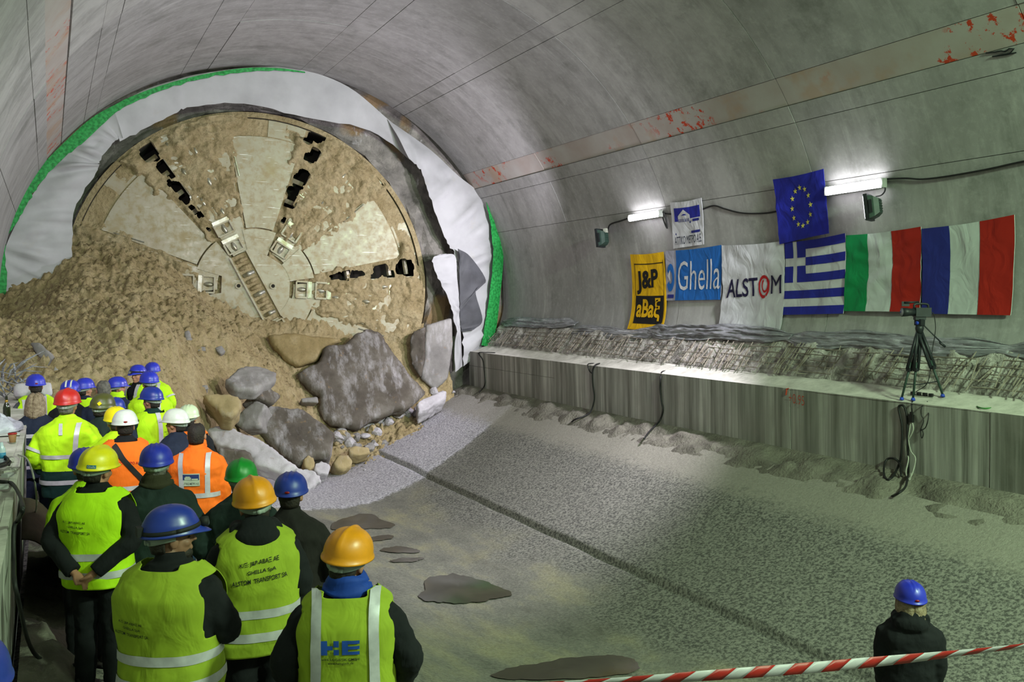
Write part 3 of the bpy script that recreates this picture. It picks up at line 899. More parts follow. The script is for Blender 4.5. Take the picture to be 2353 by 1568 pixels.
slab('boulder', z5([(1050, 1190), (1110, 1165), (1180, 1200), (1165, 1270), (1080, 1270), (1045, 1240)]),
     at_y(741, 1072, 19.4), (0, -.7, .7), .4, m_slab_white, 'small white boulder beside the round tan stone', 'boulder', .04, .05, 2.6, 14.0)
slab('boulder', z5([(970, 1160), (1010, 1125), (1055, 1150), (1062, 1210), (1020, 1245), (975, 1220)]),
     at_y(710, 1062, 19.3), (0, -.8, .6), .45, m_rock_tan, 'round tan stone at the foot of the tilted brown slab', 'boulder', .04, .03, 2.0, 15.0)
slab('boulder', z5([(1195, 1190), (1230, 1130), (1300, 1120), (1345, 1180), (1330, 1225), (1270, 1245), (1210, 1225)]),
     at_y(788, 1061, 20.2), (0, -.8, .6), .5, m_rock_tan, 'larger round tan stone in front of the pebble heap', 'boulder', .045, .04, 2.0, 16.0)
slab('boulder', z5([(1305, 1080), (1360, 1055), (1470, 1065), (1480, 1110), (1400, 1135), (1320, 1125)]),
     at_y(825, 1035, 20.7), (0, -.7, .7), .4, m_rock_tan, 'oblong tan stone lying on the pebble heap', 'boulder', .04, .03, 2.4, 17.0)
slab('concrete_block', z5([(950, 700), (1080, 688), (1092, 738), (960, 735)]), at_y(712, 918, 21.8), (0, -.9, .4), .4, m_slab_grey, 'small squared grey block wedged left of the largest dark slab', 'block', .04, .02, 2.0, 18.0)
slab('concrete_slab', [(65, 785), (85, 783), (112, 805), (135, 850), (118, 858), (80, 812)], heap_hit(100, 825) + np.array([0, -.1, .12]), (-.5, -.6, .6), .3, m_slab_grey, 'thin grey slab stuck upright in the soil heap near the left wall', 'slab', .04, .03, 2.2, 19.0)
slab('concrete_slab', z5([(320, 1075), (470, 1095), (560, 1120), (605, 1200), (500, 1200), (390, 1240), (340, 1180)]), at_y(545, 1055, 17.5), (-.3, -.95, .0), .3, m_slab_dark, 'dark broken slab edge under the long pale slab', 'slab', .05, .05, 2.0, 20.0)
for i, (pp, yy) in enumerate((([(70, 200), (115, 190), (140, 260), (90, 275)], 22.0), ([(140, 310), (240, 310), (250, 345), (170, 352)], 21.6), ([(300, 320), (360, 305), (392, 345), (350, 372)], 21.4), ([(185, 600), (250, 595), (268, 625), (215, 640)], 19.6), ([(370, 590), (420, 585), (455, 640), (410, 690)], 19.8))):
    q = z5(pp); c = np.mean(q, 0)
    hh = heap_hit(c[0], c[1])
    slab('rock_fragment', q, hh + np.array([0, -.06, .06]), (0, -.8, .6), .25, m_slab_grey, 'angular grey rock fragment half buried in the tan soil heap', 'rock', .035, .03, 3.0, 30.0 + i, 'grey fragments in the soil heap')

# pebbles below the largest slab
def stone_mesh(seed):
    bm = bmesh.new(); bmesh.ops.create_icosphere(bm, subdivisions=2, radius=1.0)
    r = random.Random(seed)
    planes = [(Vector((r.uniform(-1, 1), r.uniform(-1, 1), r.uniform(-1, 1))).normalized(), r.uniform(.55, .85)) for _ in range(7)]
    for v in bm.verts:
        for n_, d_ in planes:
            k = v.co.dot(n_) - d_
            if k > 0: v.co -= n_ * k
        v.co *= 1 + .12 * mnoise.noise(v.co * 2 + Vector((seed, 0, 0)))
    me = bpy.data.meshes.new('stone'); bm.to_mesh(me); bm.free(); return me
stones = []
for mi_, mt in enumerate((m_slab_grey, m_rock_tan, m_slab_white)):
    for s in range(3):
        me = stone_mesh(s + 10 * mi_); me.materials.append(mt); stones.append((me, mi_))
rr = random.Random(21)
names = ('grey', 'tan', 'pale')
area = [(1220, 930), (1380, 960), (1560, 870), (1640, 900), (1600, 1010), (1560, 1080), (1480, 1130), (1380, 1150), (1300, 1120), (1210, 1100), (1195, 1010)]
def in_poly(x, y, P):
    c = False; j = len(P) - 1
    for i in range(len(P)):
        if (P[i][1] > y) != (P[j][1] > y) and x < (P[j][0] - P[i][0]) * (y - P[i][1]) / (P[j][1] - P[i][1]) + P[i][0]: c = not c
        j = i
    return c
cnt = 0
while cnt < 90:
    if cnt < 62:
        x, y = rr.uniform(1190, 1660), rr.uniform(860, 1160)
        if not in_poly(x, y, area): continue
        s = rr.choice((.06, .08, .1, .12, .16, .2))
    elif cnt < 76:
        x, y = rr.uniform(1640, 2100), rr.uniform(640, 900); yl = 905 - (x - 1640) * .52
        if abs(y - yl) > 45: continue
        s = rr.choice((.06, .08, .12, .16))
    else:
        x, y = rr.uniform(1050, 1500), rr.uniform(1150, 1270); s = rr.choice((.03, .04, .06))
    p = heap_hit(400 + Z5 * x, 700 + Z5 * y)
    if p is None: cnt += 1; continue
    me, k = stones[rr.randrange(9)] if cnt < 62 else stones[rr.choice((0, 1, 2, 6, 7))]
    o = link('stone', me)
    o.scale = (s * rr.uniform(.8, 1.3), s * rr.uniform(.8, 1.2), s * rr.uniform(.6, .9))
    o.rotation_euler = (rr.uniform(-.4, .4), rr.uniform(-.4, .4), rr.uniform(0, 6))
    gz = max(heap_z(p[0], p[1]), float(floor_z(p[0])) + .02) if cnt < 76 else float(floor_z(p[0])) + .03
    o.location = (p[0], p[1], gz + s * .35)
    tag(o, 'small %s stone in the pebbly rubble below the largest dark slab' % names[k] if cnt < 62 else ('%s stone in the row of rubble along the foot of the upright slab' % names[k] if cnt < 76 else '%s crumb of stone scattered on the whitewashed floor' % names[k]), 'stone', 'loose stones of the rubble')
    cnt += 1

# ------------------------------------------------------------------ white membrane round the opening
def mat_sheet():
    t = NT('white_geotextile')
    c = t.ramp(t.noise(1.2, 5), [(.3, rgb('#9b9a9b')), (.7, rgb('#aeadae'))])
    c = t.mix(t.ramp(t.noise(2.2, 6, .7, t.map((1, 1, 1), loc=(3, 3, 3))), [(.6, 0.0), (.75, .45)]), c, rgb('#a29d92'))
    return t.out(c, .65, t.bump(t.noise(1.4, 3), .25, .1, t.bump(t.noise(70, 2), .1, .004)), 0, .35)
m_sheet = mat_sheet()
def sheet(name, pairs, yo, yi, mat, parent, fold=.12, ff=2.2, seed=0.0, nk=6, nt=12, thick=.02):
    O = spline([at_y(a, b, yo) for a, b, _, _ in pairs], nk); I = spline([at_y(c, d, yi) for _, _, c, d in pairs], nk)
    P = []
    for i, (o, q) in enumerate(zip(O, I)):
        row = []
        for j in range(nt):
            t = j / (nt - 1); p = o + (q - o) * t
            s = i / nk
            w = fold * math.sin(math.pi * min(1, t * 1.2) * .8) * (nz((s * ff, t * .7, seed), 1.0) + .6 * nz((s * ff * 3, t * .5, seed), 1.0))
            e = .05 * nz((s * 5, t, seed + 4), 1.0) * t
            row.append(p + np.array([0, -1, 0]) * (abs(w) + .02) + (q - o) / (np.linalg.norm(q - o) + 1e-6) * e)
        P.append(row)
    P = np.array(P); mb = MB(); mb.grid(P); mb.grid(P + np.array([0, thick, 0]), flip=True)
    Q = P + np.array([0, thick, 0])
    for e in (0, -1):
        mb.grid(np.array([P[e], Q[e]]), flip=(e != 0)); mb.grid(np.array([P[:, e], Q[:, e]]), flip=(e == 0))
    return mb.build(name, mat, parent, True)
SHEET = empty('waterproofing_sheet', (5.6, 23.4, 2.2), 'torn white waterproofing sheet ringing the round opening', 'sheet')
sheet('sheet_left', [(2, 738, 32, 722), (6, 690, 80, 684), (8, 640, 118, 690), (10, 590, 158, 655), (18, 555, 166, 560), (58, 475, 172, 480), (105, 405, 224, 392), (155, 345, 228, 372), (205, 300, 262, 327), (262, 255, 282, 318)], 23.40, 23.6, m_sheet, SHEET, .34, 1.5, 1.0, 8, 16)
sheet('sheet_crown', [(255, 250, 275, 326), (330, 208, 345, 290), (400, 185, 400, 262), (460, 170, 440, 246), (580, 155, 560, 239), (690, 160, 700, 270), (800, 200, 850, 301), (900, 282, 950, 374)], 23.40, 23.62, m_sheet, SHEET, .07, 1.8, 2.0)
sheet('sheet_right', [(890, 275, 940, 366), (985, 342, 968, 397), (1050, 402, 985, 452), (1110, 455, 1020, 545), (1140, 540, 1045, 590), (1150, 620, 1050, 650), (1140, 720, 1060, 765), (1112, 800, 1062, 842)], 23.38, 23.2, m_sheet, SHEET, .42, 1.5, 5.0, 8, 18)
sheet('hanging_flap', [(1024, 583, 1008, 585), (1046, 590, 992, 597), (1050, 640, 1005, 640), (1056, 700, 1030, 690), (1058, 760, 1042, 750), (1062, 842, 1044, 855)], 23.05, 22.95, m_sheet, SHEET, .34, 1.6, 7.0, 8, 12)
m_rubber = M('dark_rubber_backing', '#2a2b2e', '#3a3b3f', 3, .6, .1)
sheet('torn_backing', [(1052, 572, 1054, 590), (1080, 590, 1055, 640), (1116, 645, 1056, 690), (1092, 668, 1056, 720), (1108, 735, 1058, 750), (1088, 758, 1060, 762)], 22.95, 23.0, m_rubber, SHEET, .05, 1.2, 9.0)
def mat_green():
    t = NT('green_woven_band')
    c = t.ramp(t.noise(1.0, 3, .5, t.map((14, 3, 14))), [(.35, rgb('#0f6a2b')), (.65, rgb('#2c9a49'))])
    return t.out(c, .6, t.bump(t.noise(1.0, 3, .5, t.map((14, 3, 14))), .3, .02), 0, .3)
m_green = mat_green()
tag(recentre(sheet('green_band', [(-6, 735, 13, 722), (-6, 640, 16, 640), (-5, 556, 13, 556), (0, 530, 40, 510), (29, 478, 62, 470), (72, 408, 95, 418), (143, 332, 150, 360), (210, 272, 195, 325), (268, 239, 262, 262), (300, 223, 302, 239), (370, 197, 372, 208), (460, 173, 462, 182), (560, 157, 562, 166), (640, 157, 642, 163), (700, 165, 701, 168)], 23.28, 23.3, m_green, None, .03, 1.0, 3.0, 6, 5)), 'long green fabric band arching from the left wall over the white sheet', 'band')
tag(recentre(sheet('green_band', [(1117, 449, 1113, 453), (1139, 493, 1125, 507), (1152, 538, 1130, 551), (1156, 596, 1132, 600), (1148, 685, 1123, 685), (1139, 757, 1114, 743), (1123, 797, 1106, 794)], 23.2, 23.1, m_green, None, .05, 1.0, 6.0, 6, 5)), 'short green fabric band hanging by the right wall above the ledge', 'band')
# ------------------------------------------------------------------ people
def mat_cloth(name, c, rough=.85, bump=.35, bs=9.0, var=.12, sheen=0.0):
    t = NT(name); base = rgb(c)
    dk = tuple(x * (1 - var * 2.0) for x in base[:3]) + (1,); lt = tuple(min(1, x * (1 + var)) for x in base[:3]) + (1,)
    col = t.ramp(t.noise(5, 4), [(.3, dk), (.65, lt)])
    w = t.noise(bs, 3, .5, t.map((1, 1, .55)), .6)
    return t.out(col, rough, t.bump(w, bump, .03, t.bump(t.noise(300, 2), .1, .001)), 0, .25)
hv_y = mat_cloth('hi_vis_yellow', '#b8e61a', .8, .5, 8, .06)
hv_g_dim = mat_cloth('hi_vis_lime_dim', '#95a82d', .8, .5, 8, .08)  # lime darkened: the dim light on the near vests is in the colour
hv_o = mat_cloth('hi_vis_orange', '#f4701c', .8, .5, 8, .05)
cl_black = mat_cloth('black_cloth', '#17181b', .9, .5)
cl_navy = mat_cloth('navy_cloth', '#1d2436', .85, .5)
cl_dkgreen = mat_cloth('dark_green_cloth', '#1f2c29', .85, .5)
cl_bottle = mat_cloth('bottle_green_cloth', '#12302c', .85, .4)
cl_brown = mat_cloth('dark_brown_cloth', '#211e1d', .9, .5)
cl_grey = mat_cloth('grey_cloth', '#55585c', .85, .4)
cl_blue = mat_cloth('royal_blue_cloth', '#1b3f9a', .7, .4)
cl_jeans = mat_cloth('blue_denim', '#26374f', .9, .4)
cl_olive = mat_cloth('olive_scarf', '#383527', .95, .6)
m_refl = M('reflective_tape', '#c9c4ca', '#b3aeb6', 14, .45, .2, 30, .004, .1, .6)
m_skin = M('skin', '#b07f66', '#9d6d55', 12, .55, .1, 60, .002)
m_skin2 = M('skin_olive', '#8c6550', '#7a5543', 12, .55, .1, 60, .002)
m_hair_dk = M('dark_hair', '#1e1814', '#2d241d', 30, .7, .8, 60, .01)
m_hair_gr = M('grey_hair', '#4a4742', '#6d6860', 30, .7, .8, 60, .01)
m_hair_bl = M('ash_blonde_hair', '#6d5c45', '#94836a', 26, .6, .9, 50, .015)
m_shoe = M('black_shoe', '#141312', '#24211e', 8, .6)
m_ink = M('black_print', '#15181a', None, 5, .8)
m_ink_r = M('red_print', '#b3261e', None, 5, .8)
m_ink_b = M('blue_print', '#1f4fb0', None, 5, .7)
m_print_w = M('white_print', '#c9ccc6', None, 5, .8)
def mat_hat(name, c, rough=.28):
    t = NT(name); base = rgb(c)
    col = t.ramp(t.noise(7, 6, .7), [(.35, tuple(x * .86 for x in base[:3]) + (1,)), (.6, base)])
    r = t.ramp(t.noise(9, 5), [(.35, rough), (.7, rough + .2)])
    return t.out(col, r, None, 0, .55)
HAT = {'blue': mat_hat('blue_plastic', '#2430b4'), 'dkblue': mat_hat('dark_blue_plastic', '#1c3190'), 'orange': mat_hat('amber_plastic', '#e08e0c'), 'yellow': mat_hat('yellow_plastic', '#eedd10'),
       'white': mat_hat('white_plastic', '#d3d8cd'), 'red': mat_hat('red_plastic', '#b8221a'), 'green': mat_hat('green_plastic', '#12852c'), 'olive': mat_hat('olive_plastic', '#4b4d20'), 'pale': mat_hat('pale_green_plastic', '#c7d8b0')}
m_band = M('grey_harness', '#9aa39b', '#858d86', 8, .6)
m_strap = M('black_strap', '#111111', '#1b1b1b', 8, .7)
m_badge = M('red_badge', '#8e1510', None, 5, .4)
m_lens = M('lamp_lens', '#8c9096', '#aeb4ba', 5, .1, metal=.6)
m_eye = M('eye', '#6b5f55', '#4a4038', 30, .3)
m_cyan = M('cyan_sticker', '#2f7f9e', None, 4, .5)

BASE = [(.78, .172, .122, 0), (.90, .184, .130, 0), (1.02, .172, .122, .0), (1.12, .176, .126, 0), (1.25, .200, .136, -.002), (1.34, .210, .134, -.006), (1.395, .196, .122, -.010), (1.432, .168, .108, -.012), (1.465, .132, .095, -.010), (1.495, .098, .082, -.006), (1.53, .068, .070, -.002)]
class Torso:
    def __init__(s, bulk, seed, lean=0.0, sway=0.0, wr=1.0):
        tab = np.array(spline([np.array(b + (0,))[:4] for b in BASE], 7))
        k = np.interp(tab[:, 0], [1.36, 1.50], [1.0, .3])
        s.z, s.a, s.b, s.y = tab[:, 0], tab[:, 1] + bulk * k, tab[:, 2] + bulk * k, tab[:, 3]
        s.seed, s.lean, s.sway, s.wr = seed, lean, sway, wr
    def par(s, z): return np.interp(z, s.z, s.a), np.interp(z, s.z, s.b), np.interp(z, s.z, s.y)
    def wrk(s, x, y, z):
        q = (x * 1.0, y, z * .8)
        return s.wr * (.010 * fbm(q, 5.0, 3, s.seed) + .005 * nz(q, 14, s.seed))
    def at(s, th, z, off=0.0):
        a, b, y0 = s.par(z); c, n = math.cos(th), math.sin(th); e = 2 / 2.5
        x = math.copysign(abs(c) ** e, c) * a; y = math.copysign(abs(n) ** e, n) * b
        w = s.wrk(x, y, z) + off
        return np.array([x + c * w, y0 + y + n * w, z + max(0.0, off) * 1.15 * smooth01(z, 1.34, 1.45)])
    def face(s, x, z, off=0.0, side=-1):
        a, b, y0 = s.par(z); t = min(.999, abs(x) / a)
        y = side * b * (1 - t ** 2.5) ** (1 / 2.5)
        w = s.wrk(x, y, z) + off
        nx = (x / a) * .6
        return np.array([x + nx * w, y0 + y + side * w, z + max(0.0, off) * 1.15 * smooth01(z, 1.34, 1.45)])
    def bend(s, p):
        p = np.array(p, float)
        h = max(0.0, p[2] - .95)
        p[1] += h * math.tan(s.lean); p[0] += h * math.tan(s.sway)
        return p
    def bend_all(s, V):
        V = np.asarray(V, float).copy(); h = np.maximum(0, V[:, 2] - .95)
        V[:, 1] += h * math.tan(s.lean); V[:, 0] += h * math.tan(s.sway); return V

POSE = {'down': ((.245, -.03, 1.14), (.25, .03, .90), (.0, .03, -1)), 'close': ((.222, -.02, 1.12), (.20, .08, .90), (-.1, .3, -1)), 'front': ((.25, -.02, 1.14), (.12, .20, 1.07), (-.6, .7, .1)),
        'behind': ((.285, -.10, 1.16), (.075, -.215, .965), (-.75, -.1, -.65)), 'folded': ((.28, .05, 1.14), (-.05, .235, 1.15), (-1, .05, .1)),
        'pocket': ((.30, -.05, 1.15), (.225, .10, .96), (-.4, .4, -.8)), 'wide': ((.30, -.06, 1.16), (.26, .10, .97), (-.3, .8, -.3))}
def hand_geo(mb, w, d, side, sc=1.0):
    """palm and five fingers at wrist w, pointing along d"""
    d = np.array(d, float); d /= np.linalg.norm(d)
    ref = np.array([0, 1.0, 0]) if abs(d[1]) < .8 else np.array([1.0, 0, 0])
    a = np.cross(ref, d); a /= np.linalg.norm(a); b = np.cross(d, a)       # a: palm normal, b: across the palm
    p0, p1 = w + d * .01, w + d * .085
    mb.tube([p0, (p0 + p1) / 2 + a * 0, p1], [.026, .030, .027], 10)
    for s in (-1, 1): mb.tube([p0 + b * s * .012, p1 + b * s * .026], [.018, .016], 8)
    for k, L in enumerate((.066, .078, .072, .056)):
        o = p1 + b * (-.030 + .02 * k)
        q1 = o + d * L * .5 + a * .006; q2 = q1 + (d * .75 + a * .65) * L * .5
        mb.tube([o - d * .015, o, q1, q2], [.010, .0100, .0095, .008], 7)
    t0 = p0 + d * .02 - b * .028
    mb.tube([t0, t0 + d * .03 - b * .022 + a * .01, t0 + d * .062 - b * .022 + a * .024], [.013, .012, .009], 7)

def helmet_geo(style, n=44):
    """shell of a hard hat about the head centre; +y is the peak"""
    mb = MB(); rows = []; z0 = .040; A, B, Hh = .121, .147, .132
    def pt(phi, t):
        e = t * math.pi / 2
        r = math.cos(e) ** .80; z = z0 + Hh * math.sin(e) ** .92
        x, y = A * r * math.cos(phi), B * r * math.sin(phi) - .004
        if style == 'ridge':
            g = math.exp(-(x / .013) ** 2) * smooth01(t, .06, .3); z += .011 * g; y *= 1 + .04 * g * (1 - t)
        elif style == 'ribbed':
            for c in (-.036, 0, .036):
                g = math.exp(-((x - c) / .0065) ** 2) * smooth01(t, .25, .55); z += .006 * g
        elif style == 'step':
            k = smooth01(t, .18, .24); x *= 1.0 - .035 * k; y *= 1.0 - .035 * k
        return x, y, z
    ts = list(np.linspace(0, .97, 15))
    phs = [2 * math.pi * i / n for i in range(n)]
    def brim(phi, k, dz):
        s = math.sin(phi); pk = max(0.0, s) ** 5
        r = 1 + k * (.05 + .02 * max(0, -s)) ; x, y = A * r * math.cos(phi), B * r * s - .004
        y += k * .050 * pk; z = z0 + dz - k * .018 * pk + .010 * max(0, -s) * -1
        return x, y, z
    rows.append([brim(p, 0, -.010) if False else (A * .93 * math.cos(p), B * .93 * math.sin(p) - .004, z0 + .004) for p in phs])
    rows.append([brim(p, 1.0, -.014) for p in phs])
    rows.append([brim(p, 1.08, -.009) for p in phs])
    rows.append([brim(p, .85, -.003) for p in phs])
    rows.append([brim(p, .12, .003) for p in phs])
    for t in ts[1:]: rows.append([pt(p, t) for p in phs])
    vs = [q for r in rows for q in r]; fs = []
    for i in range(len(rows) - 1):
        for j in range(n):
            fs.append((i * n + j, i * n + (j + 1) % n, (i + 1) * n + (j + 1) % n, (i + 1) * n + j))
    top = len(vs); vs.append((0, -.004, z0 + Hh + (.011 if style == 'ridge' else .004)))
    L = (len(rows) - 1) * n
    for j in range(n): fs.append((L + j, L + (j + 1) % n, top))
    mb.add(vs, fs); return mb
_hm = {}
def helmet_mesh(style, mat):
    k = (style, mat.name)
    if k not in _hm:
        g = helmet_geo(style); _hm[k] = make_mesh(g.v, g.f, mat, True, None, 'helmet')
    return _hm[k]
def band_mesh():
    if 'band' not in _hm:
        mb = MB(); rows = []
        for z, k in ((.034, .99), (.012, 1.0), (-.008, .985), (-.008, .95), (.034, .95)):
            rows.append([(.098 * k * math.cos(a), .116 * k * math.sin(a) - .008, z + .008 * math.cos(2 * a) - .012 * max(0, -math.sin(a))) for a in np.linspace(math.pi * .98, 2.02 * math.pi, 28)])
        mb.grid(np.array(rows)); mb.tube([(0, -.12, -.012), (0, -.135, -.012)], [.015, .013], 16)
        mb.box((0, -.121, -.012), (.07, .010, .022))
        _hm['band'] = make_mesh(mb.v, mb.f, m_band, True, None, 'headband')
    return _hm['band']
def badge_mesh(style):
    k = 'badge' + style
    if k not in _hm:
        mb = MB(); mb.tube([(0, -.147, .052), (0, -.156, .053)], [.012, .011], 14, True, 0, (1.6, 1, .75)); _hm[k] = make_mesh(mb.v, mb.f, m_badge, True, None, 'badge')
    return _hm[k]

def person(u, v, label, jacket=cl_black, trousers=cl_black, hat='blue', style='ribbed', rel=0.0, hyaw=0.0, hpitch=0.0, sc=1.0, bulk=.03, lean=.03, sway=0.0, pose=('front', 'front'), vest=None,
           band=True, badge=False, hair=m_hair_dk, skin=m_skin, hem=.84, collar=.035, hood=None, scarf=None, hairlen=0, vox=.015, bvox=.0135, seed=0, lower=None, two_tone=1.02,
           stripes=(), vstr=(), sleeve_band=None, texts=(), hat_extra=None, headroll=0.0, group='onlookers watching the breakthrough', strap=None, beard=False, zup=0.0):
    top = (1.795 if hat else 1.752) * sc
    P = on_floor(u, v, top + zup)
    az = math.atan2(P[0], P[1])
    root = empty('person', (P[0], P[1], float(floor_z(P[0])) + .012 + zup), label, 'person', group, -az - math.radians(rel))
    root.scale = (sc, sc, sc)
    T = Torso(bulk, seed * 1.7, lean, sway)
    Tb = Torso(-.02, 0, lean, sway, 0.0)
    # ---- body: one continuous skin surface
    mb = MB()
    rows = [[Tb.at(t, z) for t in np.linspace(0, 2 * math.pi, 20, endpoint=False)] for z in np.linspace(.86, 1.52, 14)]
    def loft(rows, m=mb, cap=True):
        n = len(rows[0]); vs = [q for r in rows for q in r]; fs = []
        for i in range(len(rows) - 1):
            for j in range(n): fs.append((i * n + j, i * n + (j + 1) % n, (i + 1) * n + (j + 1) % n, (i + 1) * n + j))
        fs.append(tuple(range(n))[::-1]); fs.append(tuple((len(rows) - 1) * n + j for j in range(n)))
        m.add(vs, fs)
    loft(rows)
    hc = np.array([0, .012, 1.632])
    ch, sh = math.cos(-math.radians(hyaw)), math.sin(-math.radians(hyaw))
    cp_, sp_ = math.cos(-math.radians(hpitch)), math.sin(-math.radians(hpitch)); cr_, sr_ = math.cos(math.radians(headroll)), math.sin(math.radians(headroll))
    Rz = np.array([[ch, -sh, 0], [sh, ch, 0], [0, 0, 1]]); Rx = np.array([[1, 0, 0], [0, cp_, -sp_], [0, sp_, cp_]]); Ry = np.array([[cr_, 0, sr_], [0, 1, 0], [-sr_, 0, cr_]])
    RH = Ry @ Rz @ Rx
    def hp(x, y, z): return hc + RH @ np.array([x, y, z])
    mb.tube([(0, -.015, 1.44), (0, -.008, 1.53), hp(0, -.02, -.05)], [.066, .056, .056], 14)
    def he(c, r): mb.ell(hp(*c), r, 14, 10, RH)
    he((0, -.012, .025), (.078, .098, .095)); he((0, .028, -.04), (.063, .068, .082)); he((0, .042, -.088), (.046, .046, .036)); he((0, .078, -.104), (.022, .02, .018))
    he((0, .086, .012), (.046, .016, .014)); he((0, .094, -.066), (.025, .013, .015)); mb.tube([hp(0, .092, .004), hp(0, .112, -.022), hp(0, .116, -.034)], [.010, .014, .016], 8)
    for s in (-1, 1):
        he((s * .080, -.006, -.016), (.011, .023, .033)); he((s * .04, .06, -.03), (.024, .028, .024))
    wr = {}
    for s, pz in ((1, pose[0]), (-1, pose[1])):
        e, w, hd = [np.array(q, float) * (np.array([s, 1, 1])) for q in POSE[pz]]
        sh_ = np.array([s * .178, -.008, 1.362]); wr[s] = (sh_, e, w, hd)
        mb.tube([sh_, e, w], [.05, .042, .028], 10); hand_geo(mb, w, hd, s)
        mb.tube([(s * .09, 0, .95), (s * .095, .012, .50), (s * .10, -.02, .09)], [.085, .058, .04], 12)
        mb.tube([(s * .10, -.04, .05), (s * .105, .06, .04), (s * .11, .14, .03)], [.036, .034, .024], 10)
    mb.v = [tuple(q) for q in T.bend_all(mb.v)]
    me = remesh(mb, bvox, 1, 'body'); me.materials.append(skin)
    link('body', me, root)
    # ---- eyes
    if abs(hyaw + rel) > 45:
        for s in (-1, 1):
            m = MB(); m.ell(T.bend(hp(s * .032, .080, -.004)), (.012, .009, .006), 10, 6, RH); m.local('eye', m_eye, root, True)
    # ---- trousers
    m = MB()
    for s in (-1, 1):
        m.tube([(s * .085, 0, .93), (s * .092, .004, .72), (s * .097, .014, .48), (s * .10, -.012, .25), (s * .102, -.02, .075)], [.107, .098, .082, .074, .068], 14)
    m.ell((0, 0, .93), (.165, .118, .10), 18, 10)
    me = remesh(m, .017, 2, 'trousers'); co = mesh_co(me); no = mesh_no(me)
    for i in range(len(co)): co[i] += no[i] * (.012 * fbm(co[i], 6, 3, seed) + .006 * nz((co[i][0], co[i][1], co[i][2] * 3), 8, seed))
    set_co(me, co); me.materials.append(trousers); link('trousers', me, root)
    for s in (-1, 1):
        m = MB(); rows = []
        for y, w_, h_ in ((-.10, .025, .05), (-.09, .042, .085), (-.03, .045, .10), (.05, .046, .085), (.12, .048, .06), (.165, .036, .045), (.18, .015, .03)):
            rows.append([(s * .105 + w_ * c * (1 if z_ > .02 else 1.05), y, z_) for c, z_ in ((-1, .0), (1, .0), (1.05, .025), (.8, h_), (-.8, h_), (-1.05, .025))])
        loft(rows, m); m.local('shoe', m_shoe, root, True)
    # ---- jacket (torso + sleeves + collar)
    m = MB()
    loft([[T.at(t, z) for t in np.linspace(0, 2 * math.pi, 28, endpoint=False)] for z in np.linspace(hem, 1.515, 22)], m)
    sb = bulk * .32
    slv = {}
    for s in (1, -1):
        sh_, e, w, hd = wr[s]
        pts = spline([sh_ + np.array([-s * .06, 0, .0]), sh_ + np.array([s * .012, 0, -.01]), (sh_ + e) / 2 + np.array([s * .012, -.006, 0]), e, (e + w) / 2, w], 4)
        L = len(pts); rad = list(np.interp(np.linspace(0, 1, L), [0, .2, .5, .65, 1], [.058 + sb, .068 + sb, .060 + sb, .058 + sb, .044 + sb]))
        slv[s] = (pts, rad); m.tube(pts, rad, 14)
    if collar: m.tube([(0, -.010, 1.46), (0, -.006, 1.50), (0, .0, 1.50 + collar + .012)], [.094, .082, .075], 18)
    if hood:
        m.ell((0, -.105, 1.475), (.135, .085, .075), 18, 10); m.ell((0, -.085, 1.53), (.105, .06, .07), 16, 10)
        for s in (-1, 1): m.tube([(s * .10, -.07, 1.50), (s * .10, .03, 1.505), (s * .05, .09, 1.48)], [.055, .05, .04], 10)
    m.v = [tuple(q) for q in T.bend_all(m.v)]
    me = remesh(m, vox, 2, 'jacket'); co = mesh_co(me); no = mesh_no(me)
    for i in range(len(co)):
        q = co[i]
        if abs(q[0]) > .2 or vest is None: co[i] = q + no[i] * (.010 * fbm((q[0], q[1], q[2] * 1.4), 7, 3, seed) + .004 * nz(q, 18, seed))
    set_co(me, co); me.materials.append(jacket)
    if lower is not None:
        me.materials.append(lower)
        cz = np.array([p.center[2] for p in me.polygons]); cxx = np.array([abs(p.center[0]) for p in me.polygons])
        me.polygons.foreach_set('material_index', ((cz < two_tone) & (cxx < .245 + bulk)).astype(int).tolist())
    jk = link('jacket', me, root)
    if scarf is not None:
        s_ = MB()
        rows = []
        for k, (z, r) in enumerate(((1.475, .085), (1.49, .125), (1.515, .118), (1.53, .098), (1.55, .108), (1.575, .095), (1.59, .075))):
            rows.append([T.bend((r * math.cos(a) * 1.02, r * math.sin(a) * .95 - .005, z + .012 * math.sin(a * 2 + k))) for a in np.linspace(0, 2 * math.pi, 26)])
        s_.grid(np.array(rows)); s_.local('scarf', scarf, root, True)
    # ---- vest: sleeveless shell with neck opening and armholes
    top_part, o_base = jk, .004
    if vest is not None:
        na, nzv = 84, 58; zs = np.linspace(hem - .03, 1.505, nzv); ths = np.linspace(0, 2 * math.pi, na, endpoint=False)
        V = []; keep = []
        for z in zs:
            a, b, y0 = T.par(z)
            for t in ths:
                p = T.at(t, z, .020 + (.010 * math.sin(3 * t + seed) if z < hem + .05 else 0)); V.append(T.bend(p))
                lim = a + .1 if z < 1.16 else np.interp(z, [1.16, 1.22, 1.30, 1.40, 1.43], [a * 1.0, a * .975, a * .95, a * .94, a * 1.2])
                neck = (z > 1.488 and abs(p[0]) < .085 and p[1] < 0) or (p[1] > 0 and z > 1.24 and abs(p[0]) < .02 + (z - 1.24) * .42)
                keep.append(not (abs(p[0]) > lim) and not neck)
        fs = []
        for i in range(nzv - 1):
            for j in range(na):
                q = (i * na + j, i * na + (j + 1) % na, (i + 1) * na + (j + 1) % na, (i + 1) * na + j)
                if all(keep[k] for k in q): fs.append(q)
        bm = bmesh.new(); me = make_mesh(V, fs, vest, True); bm.from_mesh(me)
        bmesh.ops.delete(bm, geom=[x for x in bm.verts if not x.link_faces], context='VERTS')
        # smooth the stepped openings
        bnd = [x for x in bm.verts if x.is_boundary and x.co.z > hem + .06]
